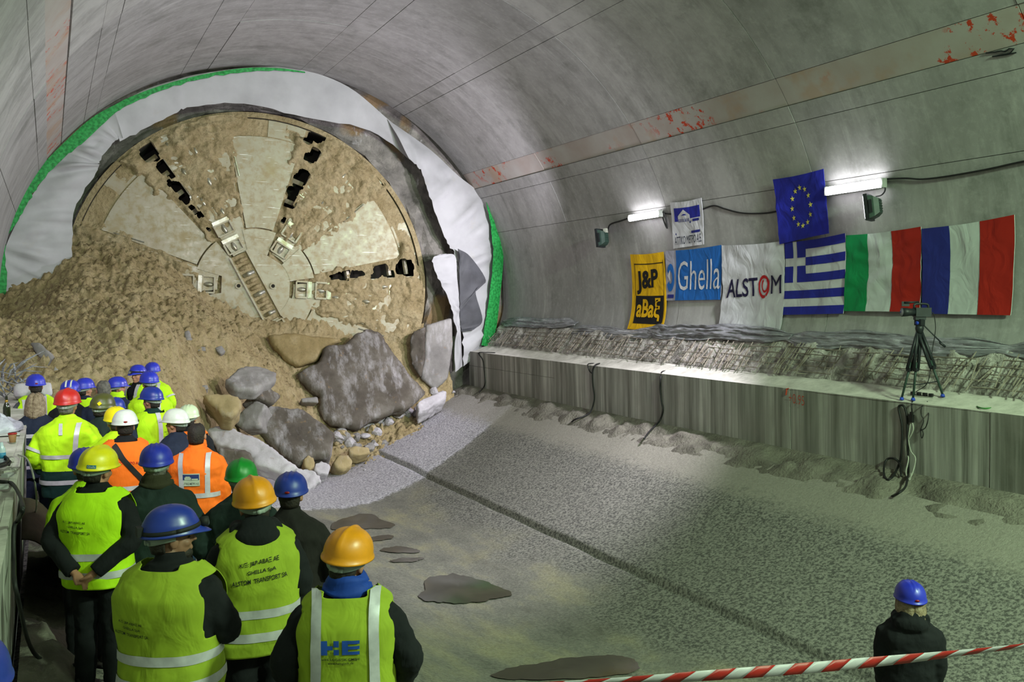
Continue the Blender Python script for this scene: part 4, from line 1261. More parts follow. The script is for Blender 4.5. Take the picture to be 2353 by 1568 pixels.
        for _ in range(9): bmesh.ops.smooth_vert(bm, verts=bnd, factor=.5, use_axis_x=True, use_axis_y=True, use_axis_z=True)
        bm.to_mesh(me); bm.free(); me.name = 'vest'
        vo = link('vest', me, root); so = vo.modifiers.new('thickness', 'SOLIDIFY'); so.thickness = .004; so.offset = 1
        top_part, o_base = vo, .0245
    # ---- reflective tape
    for (z0, z1) in stripes:
        m = MB(); zz = np.linspace(z0, z1, 4)
        m.grid(np.array([[T.bend(T.at(t, z, o_base + .004)) for t in np.linspace(0, 2 * math.pi, 72)] for z in zz]))
        so = m.local('reflective_tape', m_refl, top_part, True)
    for (x0, z0, x1, z1, wd, side) in vstr:
        m = MB(); g = []
        for k in np.linspace(0, 1, 22):
            xm = x0 + (x1 - x0) * k; z = z0 + (z1 - z0) * k
            g.append([T.bend(T.face(xm + dx, z, o_base + .005, side)) for dx in (-wd / 2, 0, wd / 2)])
        m.grid(np.array(g), flip=(side > 0)); m.local('reflective_tape', m_refl, top_part, True)
    if sleeve_band:
        for s in (1, -1):
            pts, rad = slv[s]; i0 = int(sleeve_band * (len(pts) - 1))
            seg = [T.bend(pts[i0] + (pts[i0 + 1] - pts[i0]) * k) for k in (0, .5, 1.0)]
            if len(seg) > 1:
                m = MB(); m.tube(seg, [rad[i0] + .012] * 3, 18, False); m.local('reflective_tape', m_refl, jk, True)
    if strap is not None:
        x0, z0, x1, z1 = strap
        m = MB(); g = []
        for k in np.linspace(0, 1, 22):
            xm = x0 + (x1 - x0) * k; z = z0 + (z1 - z0) * k
            g.append([T.bend(T.face(xm + dx, z + dx * .8, o_base + .012, -1)) for dx in (-.018, 0, .018)])
        m.grid(np.array(g)); m.local('shoulder_strap', m_strap, root, True)
    # ---- print on the back
    for tx in texts:
        if tx[0] == 'box':
            x0, x1, z0, z1, mt = tx[1:6]; ex = tx[6] if len(tx) > 6 else .004; m = MB()
            m.grid(np.array([[T.bend(T.face(x, z, o_base + ex)) for x in np.linspace(x0, x1, 8)] for z in np.linspace(z0, z1, 6)]))
            m.local('print', mt, top_part)
        else:
            body, xc, zc, wd, ht, mt, slant = tx
            Vt, Ft, _ = text_geo(body, .012)
            vv = [T.bend(T.face(xc + (q[0] - .5) * wd, zc + (q[1] - .5) * ht + (q[0] - .5) * slant, o_base + .0045)) for q in Vt]
            m = MB(); m.add(vv, Ft); m.local('lettering', mt, top_part)
    # ---- hair
    if hairlen:
        m = MB(); rows = []
        for k, (z, r, yb) in enumerate(((.122, .03, 0), (.10, .075, 0), (.05, .098, 0), (0, .106, -.01), (-.06, .112, -.02), (-.12, .112, -.03), (-.17, .095, -.035))):
            rows.append([T.bend(hp(r * math.cos(a) * .95, r * math.sin(a) * 1.05 + yb, z + .01 * math.sin(5 * a)) + .006 * np.array([math.sin(9 * a), math.cos(11 * a), 0])) for a in np.linspace(math.pi * .80, math.pi * 2.20, 40)])
        m.grid(np.array(rows)); o = m.local('hair', hair, root, True); q = o.modifiers.new('thickness', 'SOLIDIFY'); q.thickness = .02; q.offset = 0
    elif hair is not None:
        m = MB(); rows = []
        zb = -.075
        for k in range(9):
            t = k / 8; z = .122 - (.122 - zb) * t; r = math.sqrt(max(0.0, 1 - ((z - .025) / .104) ** 2)) if z > .025 else 1.0 - .16 * ((.025 - z) / .1) ** 2
            h0 = -.12 * math.pi if z > .05 else .02 * math.pi + .10 * math.pi * (z < 0)
            rows.append([T.bend(hp(.084 * r * math.cos(a), .105 * r * math.sin(a) - .014, z + (.03 * max(0, math.sin(a)) if z < 0 else 0))) for a in np.linspace(math.pi + h0, 2 * math.pi - h0, 24)])
        m.grid(np.array(rows)); o = m.local('hair', hair, root, True); q = o.modifiers.new('thickness', 'SOLIDIFY'); q.thickness = .010; q.offset = 1
    if beard:
        m = MB(); m.ell(T.bend(hp(0, .05, -.092)), (.052, .056, .042), 14, 10, RH); m.local('beard', m_hair_dk, root, True)
    # ---- hard hat
    if hat:
        bc = T.bend(hc)
        h = link('helmet', helmet_mesh(style, HAT[hat]), root)
        Mh = Matrix(np.vstack([np.c_[RH, bc], [0, 0, 0, 1]]).tolist()); h.matrix_local = Mh
        if band: link('headband', band_mesh(), h)
        if badge: link('badge', badge_mesh(style), h)
        if hat_extra: hat_extra(h)
    return root

# ---- accessories on hats
def lamp_kit(h):
    m = MB(); rows = []
    for z, k in ((.042, 1.035), (.064, 1.0)):
        rows.append([(.121 * k * math.cos(a), .147 * k * math.sin(a) - .004, z + .012 * math.sin(a)) for a in np.linspace(0, 2 * math.pi, 40)])
    m.grid(np.array(rows)); o = m.local('lamp_strap', m_strap, h, True); q = o.modifiers.new('thickness', 'SOLIDIFY'); q.thickness = .006
    m = MB(); m.box((0, -.158, .05), (.06, .03, .05)); m.local('battery_box', m_strap, h)
    m = MB(); m.tube([(0, .145, .062), (0, .185, .058)], [.024, .028], 16); m.local('head_lamp', m_strap, h, True)
    m = MB(); m.tube([(0, .183, .058), (0, .188, .058)], [.022, .022], 16); m.local('lens', m_lens, h)
def sticker(h):
    Vt, Ft, _ = text_geo('Ghella', .012)
    def srf(a, z): return (.1235 * math.cos(a), .150 * math.sin(a) - .004, z)
    m = MB(); m.grid(np.array([[srf(a, z) for a in np.linspace(-1.32, -.85, 8)] for z in (.037, .062)])); m.local('sticker', m_cyan, h)
    m = MB(); m.add([(np.array(srf(-1.28 + .39 * q[0], .041 + .017 * q[1])) * np.array([1.012, 1.012, 1])) for q in Vt], Ft); m.local('lettering', m_print_w, h)
def two_stripe(h):
    for c in (-.03, .03):
        m = MB(); g = []
        for t in np.linspace(.25, .97, 10):
            e = t * math.pi / 2; r = math.cos(e) ** .80; z = .030 + .137 * math.sin(e) ** .92 + .007
            g.append([(c + dx, -.147 * r - .006, z) for dx in (-.010, .010)])
        m.grid(np.array(g)); m.local('white_stripe', m_print_w, h, True)
def olive_mark(h):
    m = MB(); m.tube([(.05, -.132, .075), (.053, -.145, .077)], [.024, .024], 4); m.local('yellow_mark', HAT['yellow'], h)

KX = [('K/Ξ: J&P-ABAΞ AE', .0), ('GHELLA SpA', .0), ('ALSTOM  TRANSPORT SA', .0)]
def kx(xc, zc, s, slant=0.0, ink=m_ink):
    return [('K/Ξ: J&P-ABAΞ AE', xc, zc + .048 * s, .205 * s, .027 * s, ink, slant * .205 * s), ('GHELLA SpA', xc + .01 * s, zc, .15 * s, .027 * s, ink, slant * .15 * s), ('ALSTOM  TRANSPORT SA', xc, zc - .048 * s, .285 * s, .027 * s, ink, slant * .285 * s)]
def he_logo(xc, zc):
    out = []
    w = .026
    def b(x0, x1, z0, z1): out.append(('box', xc + x0, xc + x1, zc + z0, zc + z1, m_ink_b))
    b(-.085, -.058, -.035, .035); b(-.030, -.006, .004, .035); b(-.03, -.006, -.035, -.008); b(-.058, -.034, -.010, .010)
    b(.008, .034, -.035, .035); b(.034, .085, .019, .035); b(.034, .085, -.008, .008); b(.034, .085, -.035, -.019)
    out.append(('H+E LOGISTIK GMBH', xc, zc - .058, .165, .012, m_ink, 0.0)); out.append(('www.helogistik.de', xc, zc - .078, .115, .014, m_ink, 0.0))
    return out
def patch(xc, zc, w=.13, h=.1):
    pale = M('patch_cloth', '#b9c3ab', None, 5, .85); navy = M('patch_navy', '#24356e', None, 5, .85)
    o = [('box', xc - w / 2, xc + w / 2, zc - h / 2, zc + h / 2, pale), ('box', xc - w * .46, xc + w * .46, zc - h * .02, zc + h * .42, navy, .0055)]
    o += [('box', xc - w * .36, xc + w * .02, zc - h * .02, zc + h * .2, pale, .0070), ('box', xc - w * .30, xc - w * .04, zc + h * .2, zc + h * .28, pale, .0070), ('box', xc + w * .05, xc + w * .4, zc - h * .02, zc + h * .1, pale, .0070)]
    o.append(('ATTIKO METPO A.E.', xc, zc - h * .32, w * .92, h * .17, m_ink, 0.0))
    return o
HS = [(.90, .95), (1.03, 1.08)]

# nearest row
person(797, 1226, 'person in amber hard hat and lime vest printed with a blue two-letter logo', cl_black, cl_navy, 'orange', 'ridge', rel=4, hyaw=22, hpitch=0, headroll=8, sc=1.02, bulk=.05, pose=('wide', 'wide'), vest=hv_g_dim, collar=.03, scarf=cl_blue,
       stripes=[], vstr=[(-.135, .82, -.125, 1.49, .046, -1), (.135, .82, .125, 1.49, .046, -1)], texts=he_logo(-.02, 1.285), vox=.012, bvox=.010, seed=1)
person(586, 1106, 'person in amber hard hat with black hood over a lettered lime vest', cl_black, cl_black, 'orange', 'ridge', rel=-6, hyaw=-4, headroll=-6, sc=1.04, bulk=.05, pose=('front', 'front'), vest=hv_g_dim, hood=True, collar=.03,
       stripes=HS, texts=kx(0.0, 1.305, 1.0, .10), vox=.012, bvox=.010, seed=2)
person(666, 1094, 'person in dark blue hard hat and dark brown jacket beside two amber hard hats', cl_brown, cl_black, 'dkblue', 'ribbed', rel=10, sc=1.0, bulk=.05, pose=('wide', 'front'), badge=True, band=False, collar=.04, seed=3, vox=.013)
person(553, 1063, 'person in green hard hat and dark green coat', cl_dkgreen, cl_black, 'green', 'ridge', rel=8, sc=.985, bulk=.06, pose=('front', 'wide'), hem=.78, seed=4, vox=.013, hair=m_hair_gr)
person(388, 1172, 'person in dark blue hard hat with lamp strap, arms folded, face turned sideways', cl_black, cl_black, 'dkblue', 'step', rel=28, hyaw=50, sc=1.0, bulk=.06, lean=.02, pose=('folded', 'folded'), vest=hv_g_dim, collar=.05, skin=m_skin2,
       stripes=HS, texts=kx(-.10, 1.22, .62, -.12), hat_extra=lamp_kit, vox=.012, bvox=.007, seed=5, beard=True)
person(220, 1034, 'person in yellow hard hat and lettered vest with hands clasped behind back', cl_black, cl_black, 'yellow', 'ridge', rel=24, hyaw=18, headroll=6, sc=1.0, bulk=.04, pose=('behind', 'behind'), vest=hv_y, hem=.86, stripes=HS, texts=kx(-.07, 1.27, .72, -.08), hat_extra=sticker, vox=.012, bvox=.008, seed=6)
person(196, 1037, 'person in blue hard hat almost hidden behind the yellow hard hat', hv_y, cl_black, 'blue', 'ribbed', rel=-10, sc=.965, zup=-.06, bulk=.035, seed=7)
person(358, 1028, 'person in blue hard hat with grey ratchet band, dark green jacket and olive scarf', cl_dkgreen, cl_black, 'blue', 'ribbed', rel=4, sc=1.0, bulk=.06, pose=('wide', 'wide'), scarf=cl_olive, hair=m_hair_gr, seed=8, vox=.013, bvox=.011)
person(-76, 1486, 'person in dark blue hard hat standing close beside the left ledge', cl_navy, cl_black, 'dkblue', 'ribbed', rel=0, sc=.98, seed=29)
# middle rows
person(287, 947, 'person in white hard hat and orange vest crossed by a black strap', cl_black, cl_black, 'white', 'step', rel=-2, hpitch=4, sc=1.0, bulk=.045, pose=('front', 'front'), vest=hv_o, stripes=[(.90, .945), (1.02, 1.065)],
       texts=[('ATTIKO METPO A.E', -.01, 1.30, .25, .026, m_ink_r, -.012)], strap=(-.10, 1.44, .17, 1.06), badge=True, band=False, seed=9, vox=.013)
person(451, 976, 'bareheaded person in orange hi-vis jacket with a building emblem patch', hv_o, cl_jeans, None, rel=8, hyaw=4, sc=1.02, bulk=.06, pose=('down', 'front'), hem=.80, collar=.045,
       stripes=[(1.06, 1.105)], vstr=[(-.115, 1.09, -.125, 1.47, .045, -1), (.115, 1.09, .12, 1.47, .045, -1)], texts=patch(-.03, 1.24, .16, .12), seed=10, vox=.012, bvox=.009)
person(153, 899, 'person in red hard hat and hi-vis yellow coat with dark green hem', hv_y, cl_bottle, 'red', 'ridge', rel=12, hyaw=8, sc=1.05, bulk=.075, pose=('wide', 'wide'), hem=.72, lower=cl_bottle, two_tone=1.0,
       stripes=[(.86, .905), (1.12, 1.16)], vstr=[(.10, 1.14, .13, 1.46, .045, -1), (-.02, 1.36, -.03, 1.46, .035, -1)], sleeve_band=.5, seed=11, vox=.013, hair=m_hair_gr)
person(80, 909, 'person with shoulder-length ash blonde hair and navy reflective coat', cl_navy, cl_navy, None, rel=8, sc=.97, bulk=.055, pose=('front', 'front'), hem=.74, hair=m_hair_bl, hairlen=1, stripes=[(1.24, 1.285), (.86, .90)],
       texts=[('ATTIKO METPO', .02, 1.20, .17, .018, m_ink, 0.0)], seed=12, vox=.014)
person(232, 909, 'person in olive hard hat with yellow mark and dark jacket', cl_dkgreen, cl_black, 'olive', 'step', rel=25, hyaw=10, headroll=6, sc=1.02, bulk=.06, pose=('wide', 'wide'), scarf=None, collar=.05, hat_extra=olive_mark, seed=14)
person(268, 940, 'person in yellow hard hat half hidden by the white hard hat', hv_y, cl_black, 'yellow', 'ribbed', rel=-14, sc=.98, bulk=.05, vstr=[(-.12, 1.06, -.14, 1.42, .045, -1)], texts=[('K/Ξ AM', -.06, 1.24, .10, .026, m_ink, 0.0)], seed=19)
person(350, 894, 'person in blue hard hat and lettered yellow vest over a dark jacket, turned left', cl_bottle, cl_black, 'dkblue', 'ribbed', rel=-22, hyaw=-25, sc=1.04, bulk=.055, pose=('wide', 'front'), vest=hv_y, vstr=[(.02, .9, .0, 1.47, .05, -1)], texts=kx(.11, 1.24, .6, 0), seed=20)
person(407, 944, 'person in white hard hat and navy jacket looking left', cl_navy, cl_black, 'white', 'step', rel=-30, hyaw=-25, sc=1.0, bulk=.055, pose=('front', 'wide'), seed=24)
person(432, 935, 'person in pale green hard hat and orange vest beyond the white hard hat', cl_black, cl_black, 'pale', 'ribbed', rel=10, sc=.99, bulk=.05, vest=hv_o, stripes=[(1.1, 1.15)], vstr=[(.13, 1.1, .13, 1.47, .05, -1)], seed=25)
person(262, 918, 'person in small dark blue hard hat between the olive and yellow hard hats', cl_navy, cl_black, 'dkblue', 'ribbed', rel=20, sc=.95, seed=27)
# far rows
person(82, 864, 'person in blue hard hat and yellow vest over grey sleeves by the left wall', cl_grey, cl_black, 'blue', 'ribbed', rel=-4, sc=1.0, bulk=.05, vest=hv_y, vstr=[(.09, .82, .08, 1.48, .05, -1), (-.15, .9, -.14, 1.44, .045, -1)], badge=True, band=False, pose=('wide', 'wide'), seed=13)
person(160, 878, 'person in blue hard hat with two white stripes', cl_black, cl_black, 'blue', 'ribbed', rel=10, sc=1.0, hat_extra=two_stripe, seed=15)
person(192, 873, 'person in blue hard hat with yellow vest under a navy jacket, head bowed', cl_navy, cl_black, 'blue', 'ribbed', rel=35, hyaw=12, sc=.97, vest=hv_y, seed=16, bulk=.03)
person(238, 877, 'bareheaded person with cropped grey hair among blue hard hats', cl_navy, cl_black, None, rel=-5, sc=1.05, hair=m_hair_gr, seed=17)
person(266, 870, 'person in blue hard hat facing right, yellow collar over navy jacket', cl_navy, cl_black, 'blue', 'ribbed', rel=45, hyaw=20, sc=.99, scarf=hv_y, vstr=[(.12, 1.1, .12, 1.45, .045, -1)], seed=18, bulk=.04)
person(344, 857, 'person in blue hard hat and yellow hi-vis coat in the middle of three', hv_y, cl_black, 'blue', 'ribbed', rel=-18, sc=1.0, bulk=.06, stripes=[(1.02, 1.07)], vstr=[(.04, 1.05, .05, 1.46, .05, -1)], texts=[('ALSTOM', .12, 1.26, .08, .02, m_ink, 0.0)], seed=21, zup=.22)
person(349, 836, 'person in blue hard hat and yellow coat with banded sleeve against the soil heap', hv_y, cl_black, 'blue', 'ribbed', rel=10, sc=1.01, bulk=.07, pose=('wide', 'wide'), stripes=[(1.04, 1.09)], vstr=[(.11, 1.05, .12, 1.46, .045, -1)], sleeve_band=.45, seed=22, zup=.22)
person(320, 841, 'person in blue hard hat with head lamp, facing the other two', cl_black, cl_black, 'blue', 'step', rel=-130, hyaw=-10, sc=.98, vest=hv_y, vstr=[(.11, .9, .11, 1.46, .05, 1), (-.11, .9, -.11, 1.46, .05, 1)], hat_extra=lamp_kit, seed=23, bvox=.010, zup=.22)
# the person on the right, alone on the invert
person(2093, 1344, 'lone person in blue hard hat and black hooded coat behind the striped tape', cl_black, cl_black, 'blue', 'ribbed', rel=-8, hyaw=-14, sc=1.0, bulk=.035, pose=('close', 'close'), hood=True, hem=.72, hair=m_hair_bl, hairlen=1, badge=True, band=False, vox=.012, bvox=.010, seed=28, group='onlookers watching the breakthrough')
# ------------------------------------------------------------------ flags and banners on the right wall
def wall_x(z):
    q = z - CAMZ
    return VX + VA * math.sqrt(max(0.0, 1 - (q / VB) ** 2)) if q >= 0 else VX + VA - .32 * q * q
def mat_flag(name, c):
    t = NT(name); b = rgb(c)
    col = t.ramp(t.noise(2.5, 4), [(.3, tuple(x * .88 for x in b[:3]) + (1,)), (.7, b)])
    return t.out(col, .7, t.bump(t.noise(1.0, 3, .5, t.map((3, 3.5, 2.0), rot=(.6, 0, 0)), .8), .55, .05), 0, .25)
FC = {k: mat_flag('flag_' + k, c) for k, c in {'white': '#c3c3c6', 'offwhite': '#b9bfbc', 'blue': '#22288c', 'eublue': '#22289a', 'navy': '#232a78', 'red': '#9c1f14', 'green': '#0c8048', 'yellow': '#d6a70c', 'black': '#141414', 'cyan': '#1d5fa8', 'grey': '#9a99a6', 'star': '#d9cf62', 'ink': '#1b1638', 'dkink': '#2a3040', 'logored': '#b01c1e'}.items()}
class Flag:
    def __init__(s, name, corners, base, label, cat, off=.04, amp=.02, seed=0.0, nu=26, nv=26, dirn=(2.4, 1.6)):
        s.c = [on_vault(u, v, off) for u, v in corners]; s.off, s.amp, s.seed, s.dirn = off, amp, seed, dirn
        s.L = 0.0
        P = np.array([[s.S(u, v) for u in np.linspace(0, 1, nu)] for v in np.linspace(0, 1, nv)])
        mb = MB(); mb.grid(P); Q = P + np.array([.008, 0, 0]); mb.grid(Q, flip=True)
        for e in (0, -1):
            mb.grid(np.array([P[e], Q[e]]), flip=(e == 0)); mb.grid(np.array([P[:, e], Q[:, e]]), flip=(e != 0))
        s.o = mb.build(name, FC[base], None, True); tag(s.o, label, cat, 'flags and banners on the right wall')
        recentre(s.o)
    def S(s, u, v, ex=0.0):
        a, b, c, d = s.c
        p = (a * (1 - u) + b * u) * (1 - v) + (d * (1 - u) + c * u) * v
        pin = min(1.0, 4 * math.hypot(min(u, 1 - u), min(v, 1 - v)))
        q = (u * s.dirn[0] + v * s.dirn[1] * .6, v * s.dirn[1] - u * .5, s.seed)
        w = s.amp * (.6 + nz(q, 1.6) + .5 * nz(q, 4.2)) * pin
        # hanging edge scallops
        p = p + np.array([0, 0, -.012 * math.sin(math.pi * u) * (1 - v) * 2.0])
        p[0] = wall_x(p[2]) - s.off - max(0.0, w) - ex
        return p
    def kid(s, name, mb, mat):
        off = np.array(s.o.location); mb.v = [tuple(np.array(p) - off) for p in mb.v]
        return mb.local(name, mat, s.o, True)
    def rect(s, u0, u1, v0, v1, mat, name='stripe', ex=.005):
        n = max(3, int((u1 - u0) * 26) + 2); m = max(3, int((v1 - v0) * 26) + 2)
        mb = MB(); mb.grid(np.array([[s.S(u, v, ex) for u in np.linspace(u0, u1, n)] for v in np.linspace(v0, v1, m)])); return s.kid(name, mb, FC[mat])
    def text(s, body, u0, u1, v0, v1, mat, bold=.0, slant=0.0, ex=.010, serif=False):
        V, Fs, _ = text_geo(body, bold); mb = MB()
        mb.add([s.S(u0 + (u1 - u0) * q[0], v1 - (v1 - v0) * q[1] + slant * (q[0] - .5), ex) for q in V], Fs)
        return s.kid('lettering', mb, FC[mat])
    def poly(s, pts, mat, name='mark', ex=.009):
        """pts in uv, star-shaped about their mean"""
        c = np.mean(pts, 0); mb = MB(); n = len(pts)
        mid = [c + (np.array(p) - c) * .5 for p in pts]
        V = [s.S(*c, ex)] + [s.S(*p, ex) for p in mid] + [s.S(*p, ex) for p in pts]
        mb.add(V, [(0, 1 + (i + 1) % n, 1 + i) for i in range(n)] + [(1 + i, 1 + (i + 1) % n, 1 + n + (i + 1) % n, 1 + n + i) for i in range(n)])
        return s.kid(name, mb, FC[mat])
    def ring(s, cu, cv, ru, rv, k, mat, a0=0, a1=360, name='mark', ex=.010):
        mb = MB(); A = np.linspace(a0, a1, 40) * D2
        mb.grid(np.array([[s.S(cu + ru * r * math.cos(a), cv - rv * r * math.sin(a), ex) for a in A] for r in (1.0, 1.0 - k / 2, 1.0 - k)])); return s.kid(name, mb, FC[mat])

fl = Flag('banner', [(1447.6, 584.7), (1524, 578.7), (1520, 761), (1441, 756)], 'yellow', 'narrow yellow banner with black J&P lettering above a black panel', 'banner', .04, .012, 1)
fl.rect(.10, .96, .125, .137, 'black'); fl.rect(.105, .118, .137, .55, 'black'); fl.rect(.945, .955, .1, .9, 'black')
fl.text('J&P', .16, .80, .21, .52, 'black', .035, -.03)
fl.rect(.12, .94, .55, .92, 'black', 'panel', .006); fl.text('aBaξ', .17, .86, .58, .88, 'yellow', .03, .0, .014)
fl = Flag('banner', [(1529, 577), (1658, 563), (1655.6, 689), (1528, 691)], 'grey', 'blue banner with white Ghella lettering and a grey margin', 'banner', .045, .012, 2)
fl.rect(.20, 1.0, .0, 1.0, 'cyan', 'blue_field', .005); fl.text('Ghella', .24, .985, .22, .80, 'white', -.004, 0, .012)
fl.ring(.095, .54, .075, .28, .55, 'cyan', -150, 150); fl.poly([(.04, .5), (.09, .38), (.10, .62)], 'white', 'mark', .013); fl.rect(.05, .17, .88, .95, 'navy', 'mark', .009)
fl = Flag('banner', [(1658, 564), (1801, 554), (1792, 758), (1648, 757)], 'white', 'large white banner lettered ALSTOM with a red swirled O', 'banner', .05, .035, 3, dirn=(2.0, 3.0))
fl.text('ALST', .08, .585, .395, .615, 'ink', .012, -.02); fl.text('M', .80, .965, .375, .585, 'ink', .0, 0)
fl.ring(.685, .50, .088, .135, .26, 'logored', -60, 290); fl.ring(.70, .485, .055, .085, .30, 'logored', 120, 420)
fl = Flag('flag', [(1803, 558), (1942, 536), (1937.5, 721), (1799, 724)], 'white', 'blue and white striped flag with a white cross canton', 'flag', .055, .018, 4)
for k in (0, 2, 4, 6, 8):
    fl.rect(0 if k > 4 else .36, 1.0, k / 9, (k + 1) / 9, 'blue')
for (a, b, c, d) in ((0, .145, 0, .22), (.215, .36, 0, .22), (0, .145, .333, .555), (.215, .36, .333, .555)): fl.rect(a, b, c, d, 'blue', 'canton_square')
fl = Flag('flag', [(1775, 412.5), (1891, 388), (1904, 536.5), (1791, 561.5)], 'eublue', 'deep blue flag with an oval of twelve gold stars', 'flag', .085, .03, 5, dirn=(1.4, 2.4))
for k in range(12):
    a = 2 * math.pi * k / 12; cu, cv = .52 + .19 * math.sin(a), .49 - .30 * math.cos(a)
    pts = [(cu + (.044 if i % 2 == 0 else .017) * math.sin(math.pi * i / 5), cv - (.050 if i % 2 == 0 else .020) * math.cos(math.pi * i / 5)) for i in range(10)]
    fl.poly(pts, 'star', 'star')
fl = Flag('banner', [(1539, 465.5), (1611, 454.7), (1617, 562), (1547, 572)], 'white', 'small white banner with a blue temple emblem and metro lettering', 'banner', .04, .012, 6)
fl.rect(.10, .92, .13, .42, 'blue', 'emblem_field'); fl.rect(.22, .60, .30, .42, 'white', 'emblem', .008); fl.poly([(.22, .30), (.41, .17), (.60, .30)], 'white', 'emblem', .008)
for k in range(7): fl.rect(.235 + .052 * k, .255 + .052 * k, .37, .44, 'navy', 'column', .011)
fl.rect(.60, .92, .38, .42, 'white', 'emblem', .008); fl.rect(.68, .88, .40, .455, 'navy', 'emblem', .011); fl.rect(.58, .62, .44, .48, 'navy', 'emblem'); fl.rect(.10, .13, .67, .71, 'navy', 'emblem'); fl.rect(.62, .90, .655, .71, 'navy', 'emblem')
fl.text('ATTIKO METPO A.E.', .08, .95, .75, .93, 'dkink', .0, 0)
fl = Flag('flag', [(1944, 541), (2116, 521), (2113, 717), (1939, 715)], 'offwhite', 'green, white and red vertical tricolour beside the striped flag', 'flag', .05, .03, 7, dirn=(2.6, 2.6))
fl.rect(0, .315, 0, 1, 'green'); fl.rect(.64, 1.0, 0, 1, 'red')
fl = Flag('flag', [(2118, 526), (2331, 493.5), (2322, 725), (2117, 721)], 'offwhite', 'blue, white and red vertical tricolour at the end of the row', 'flag', .05, .018, 8)
fl.rect(0, .32, 0, 1, 'navy'); fl.rect(.65, 1.0, 0, 1, 'red')

# ------------------------------------------------------------------ wall lamps
def mat_emit(name, c, s):
    t = NT(name); t.p.inputs['Base Color'].default_value = c; t.p.inputs['Emission Color'].default_value = c; t.p.inputs['Emission Strength'].default_value = s; return t.m
m_tube = mat_emit('lit_fluorescent_diffuser', (.95, .93, 1, 1), 28.0)
m_glass_lit = mat_emit('lit_floodlight_glass', (.95, .92, 1, 1), 6.0)
m_fix = M('grey_fixture', '#9da09b', '#83867f', 6, .5)
m_blackm = M('black_metal', '#15181a', '#22262a', 8, .5, .1)
m_greenm = M('dark_green_cast_housing', '#22332c', '#2c4138', 8, .5, .1)
m_cable = M('black_cable', '#0f0f0f', '#1b1b1a', 6, .6)
m_cable_w = M('white_cable', '#a7a89c', '#8b8c80', 6, .6)
m_cable_g = M('green_cable', '#2f7a2a', '#1d5a1c', 6, .6)
def tube_lamp(p0, p1, label):
    a, b = on_vault(*p0, .13), on_vault(*p1, .13)
    d = (b - a) / np.linalg.norm(b - a)
    L = empty('fluorescent_lamp', (a + b) / 2, label, 'lamp', 'fluorescent wall lamps')
    nrm = np.array([-1.0, 0, 0]); nrm = nrm - d * (nrm @ d); nrm /= np.linalg.norm(nrm); s = np.cross(d, nrm)
    R = np.array([d, nrm, s]).T; ln = np.linalg.norm(b - a); c = (a + b) / 2
    mb = MB(); mb.box(c - nrm * .05, (ln, .07, .13), R); mb.build('housing', m_fix, L)
    mb = MB(); rows = []
    for k, (h, w) in enumerate(((0, .068), (.035, .066), (.06, .045), (.068, .0))): pass
    pr = [(-.068, -.012), (-.066, .03), (-.045, .058), (0, .068), (.045, .058), (.066, .03), (.068, -.012)]
    sec = lambda t, k: [a + d * t + nrm * (q * k + .0) + s * (w * k) for w, q in pr]
    mb.grid(np.array([sec(.01, .6), sec(.03, 1), sec(ln / 2, 1), sec(ln - .03, 1), sec(ln - .01, .6)])); mb.build('diffuser', m_tube, L, True)
    for e in (a, b):
        mb = MB(); mb.box(e - nrm * .02, (.03, .11, .145), R); mb.build('end_cap', m_fix, L)
    for k in (.25, .75):
        mb = MB(); q = a + d * ln * k - nrm * .10; mb.box(q, (.04, .07, .05), R); mb.build('bracket', m_fix, L)
    return L
tube_lamp((1447, 502), (1516, 490.5), 'shorter lit fluorescent wall lamp left of the small white banner')
tube_lamp((1899, 440), (2029, 420), 'longer lit fluorescent wall lamp beside the starred flag')
def flood(u, v, w, h, face, label, box=False, at=None, group='floodlights on the right wall'):
    c = on_vault(u, v, .32) if at is None else np.array(at, float); f = np.asarray(face, float); f /= np.linalg.norm(f)
    L = empty('floodlight', c - np.array([0, 0, h / 2]), label, 'floodlight', group)
    s = np.cross(f, [0, 0, 1.0]); s /= np.linalg.norm(s); up = np.cross(s, f); R = np.array([s, f, up]).T
    mb = MB(); mb.box(c + f * .05, (w, .06, h), R); mb.build('front_frame', m_blackm, L)
    mb = MB(); mb.box(c + f * .085, (w * .86, .01, h * .86), R); mb.build('glass', m_glass_lit, L)
    mb = MB()
    q = [[c + s * x * w * k + f * y + up * z * h * k for x, z in ((-.44, -.44), (.44, -.44), (.44, .44), (-.44, .44), (-.44, -.44))] for y, k in ((.02, 1), (-.06, .86), (-.13, .6))]
    mb.grid(np.array(q)); e = q[-1]; mb.add(e[:4], [(0, 1, 2, 3)]); mb.build('housing', m_greenm, L)
    for k in range(5):
        mb = MB(); mb.box(c - f * .12 + up * h * (-.2 + .1 * k), (w * .5, .04, .012), R); mb.build('cooling_fin', m_greenm, L)
    wallp = on_vault(u, v, 0.0) + np.array([.0, .1, 0]) if at is None else vault_pt(phi_of(c), c[1], 0.0)
    mb = MB(); mb.box(c + s * (w * .5 + .01) - f * .02, (.012, .05, h * .5), R); mb.box(c - s * (w * .5 + .01) - f * .02, (.012, .05, h * .5), R)
    mb.tube([c - f * .10 - up * .0, (c + wallp) / 2 - f * .05, wallp], [.018, .018, .018], 8); mb.build('bracket', m_blackm, L)
    if box:
        mb = MB(); mb.box(c + up * h * .35 - f * .12, (.1, .07, .1), R); mb.build('junction_box', m_cable_w, L)
    return L
flood(1383, 547, .34, .44, (-.42, .90, -.12), 'small black floodlight left of the shorter fluorescent lamp', True)
flood(2004, 476, .32, .42, (-.40, .90, -.12), 'larger dark green floodlight under the longer fluorescent lamp')

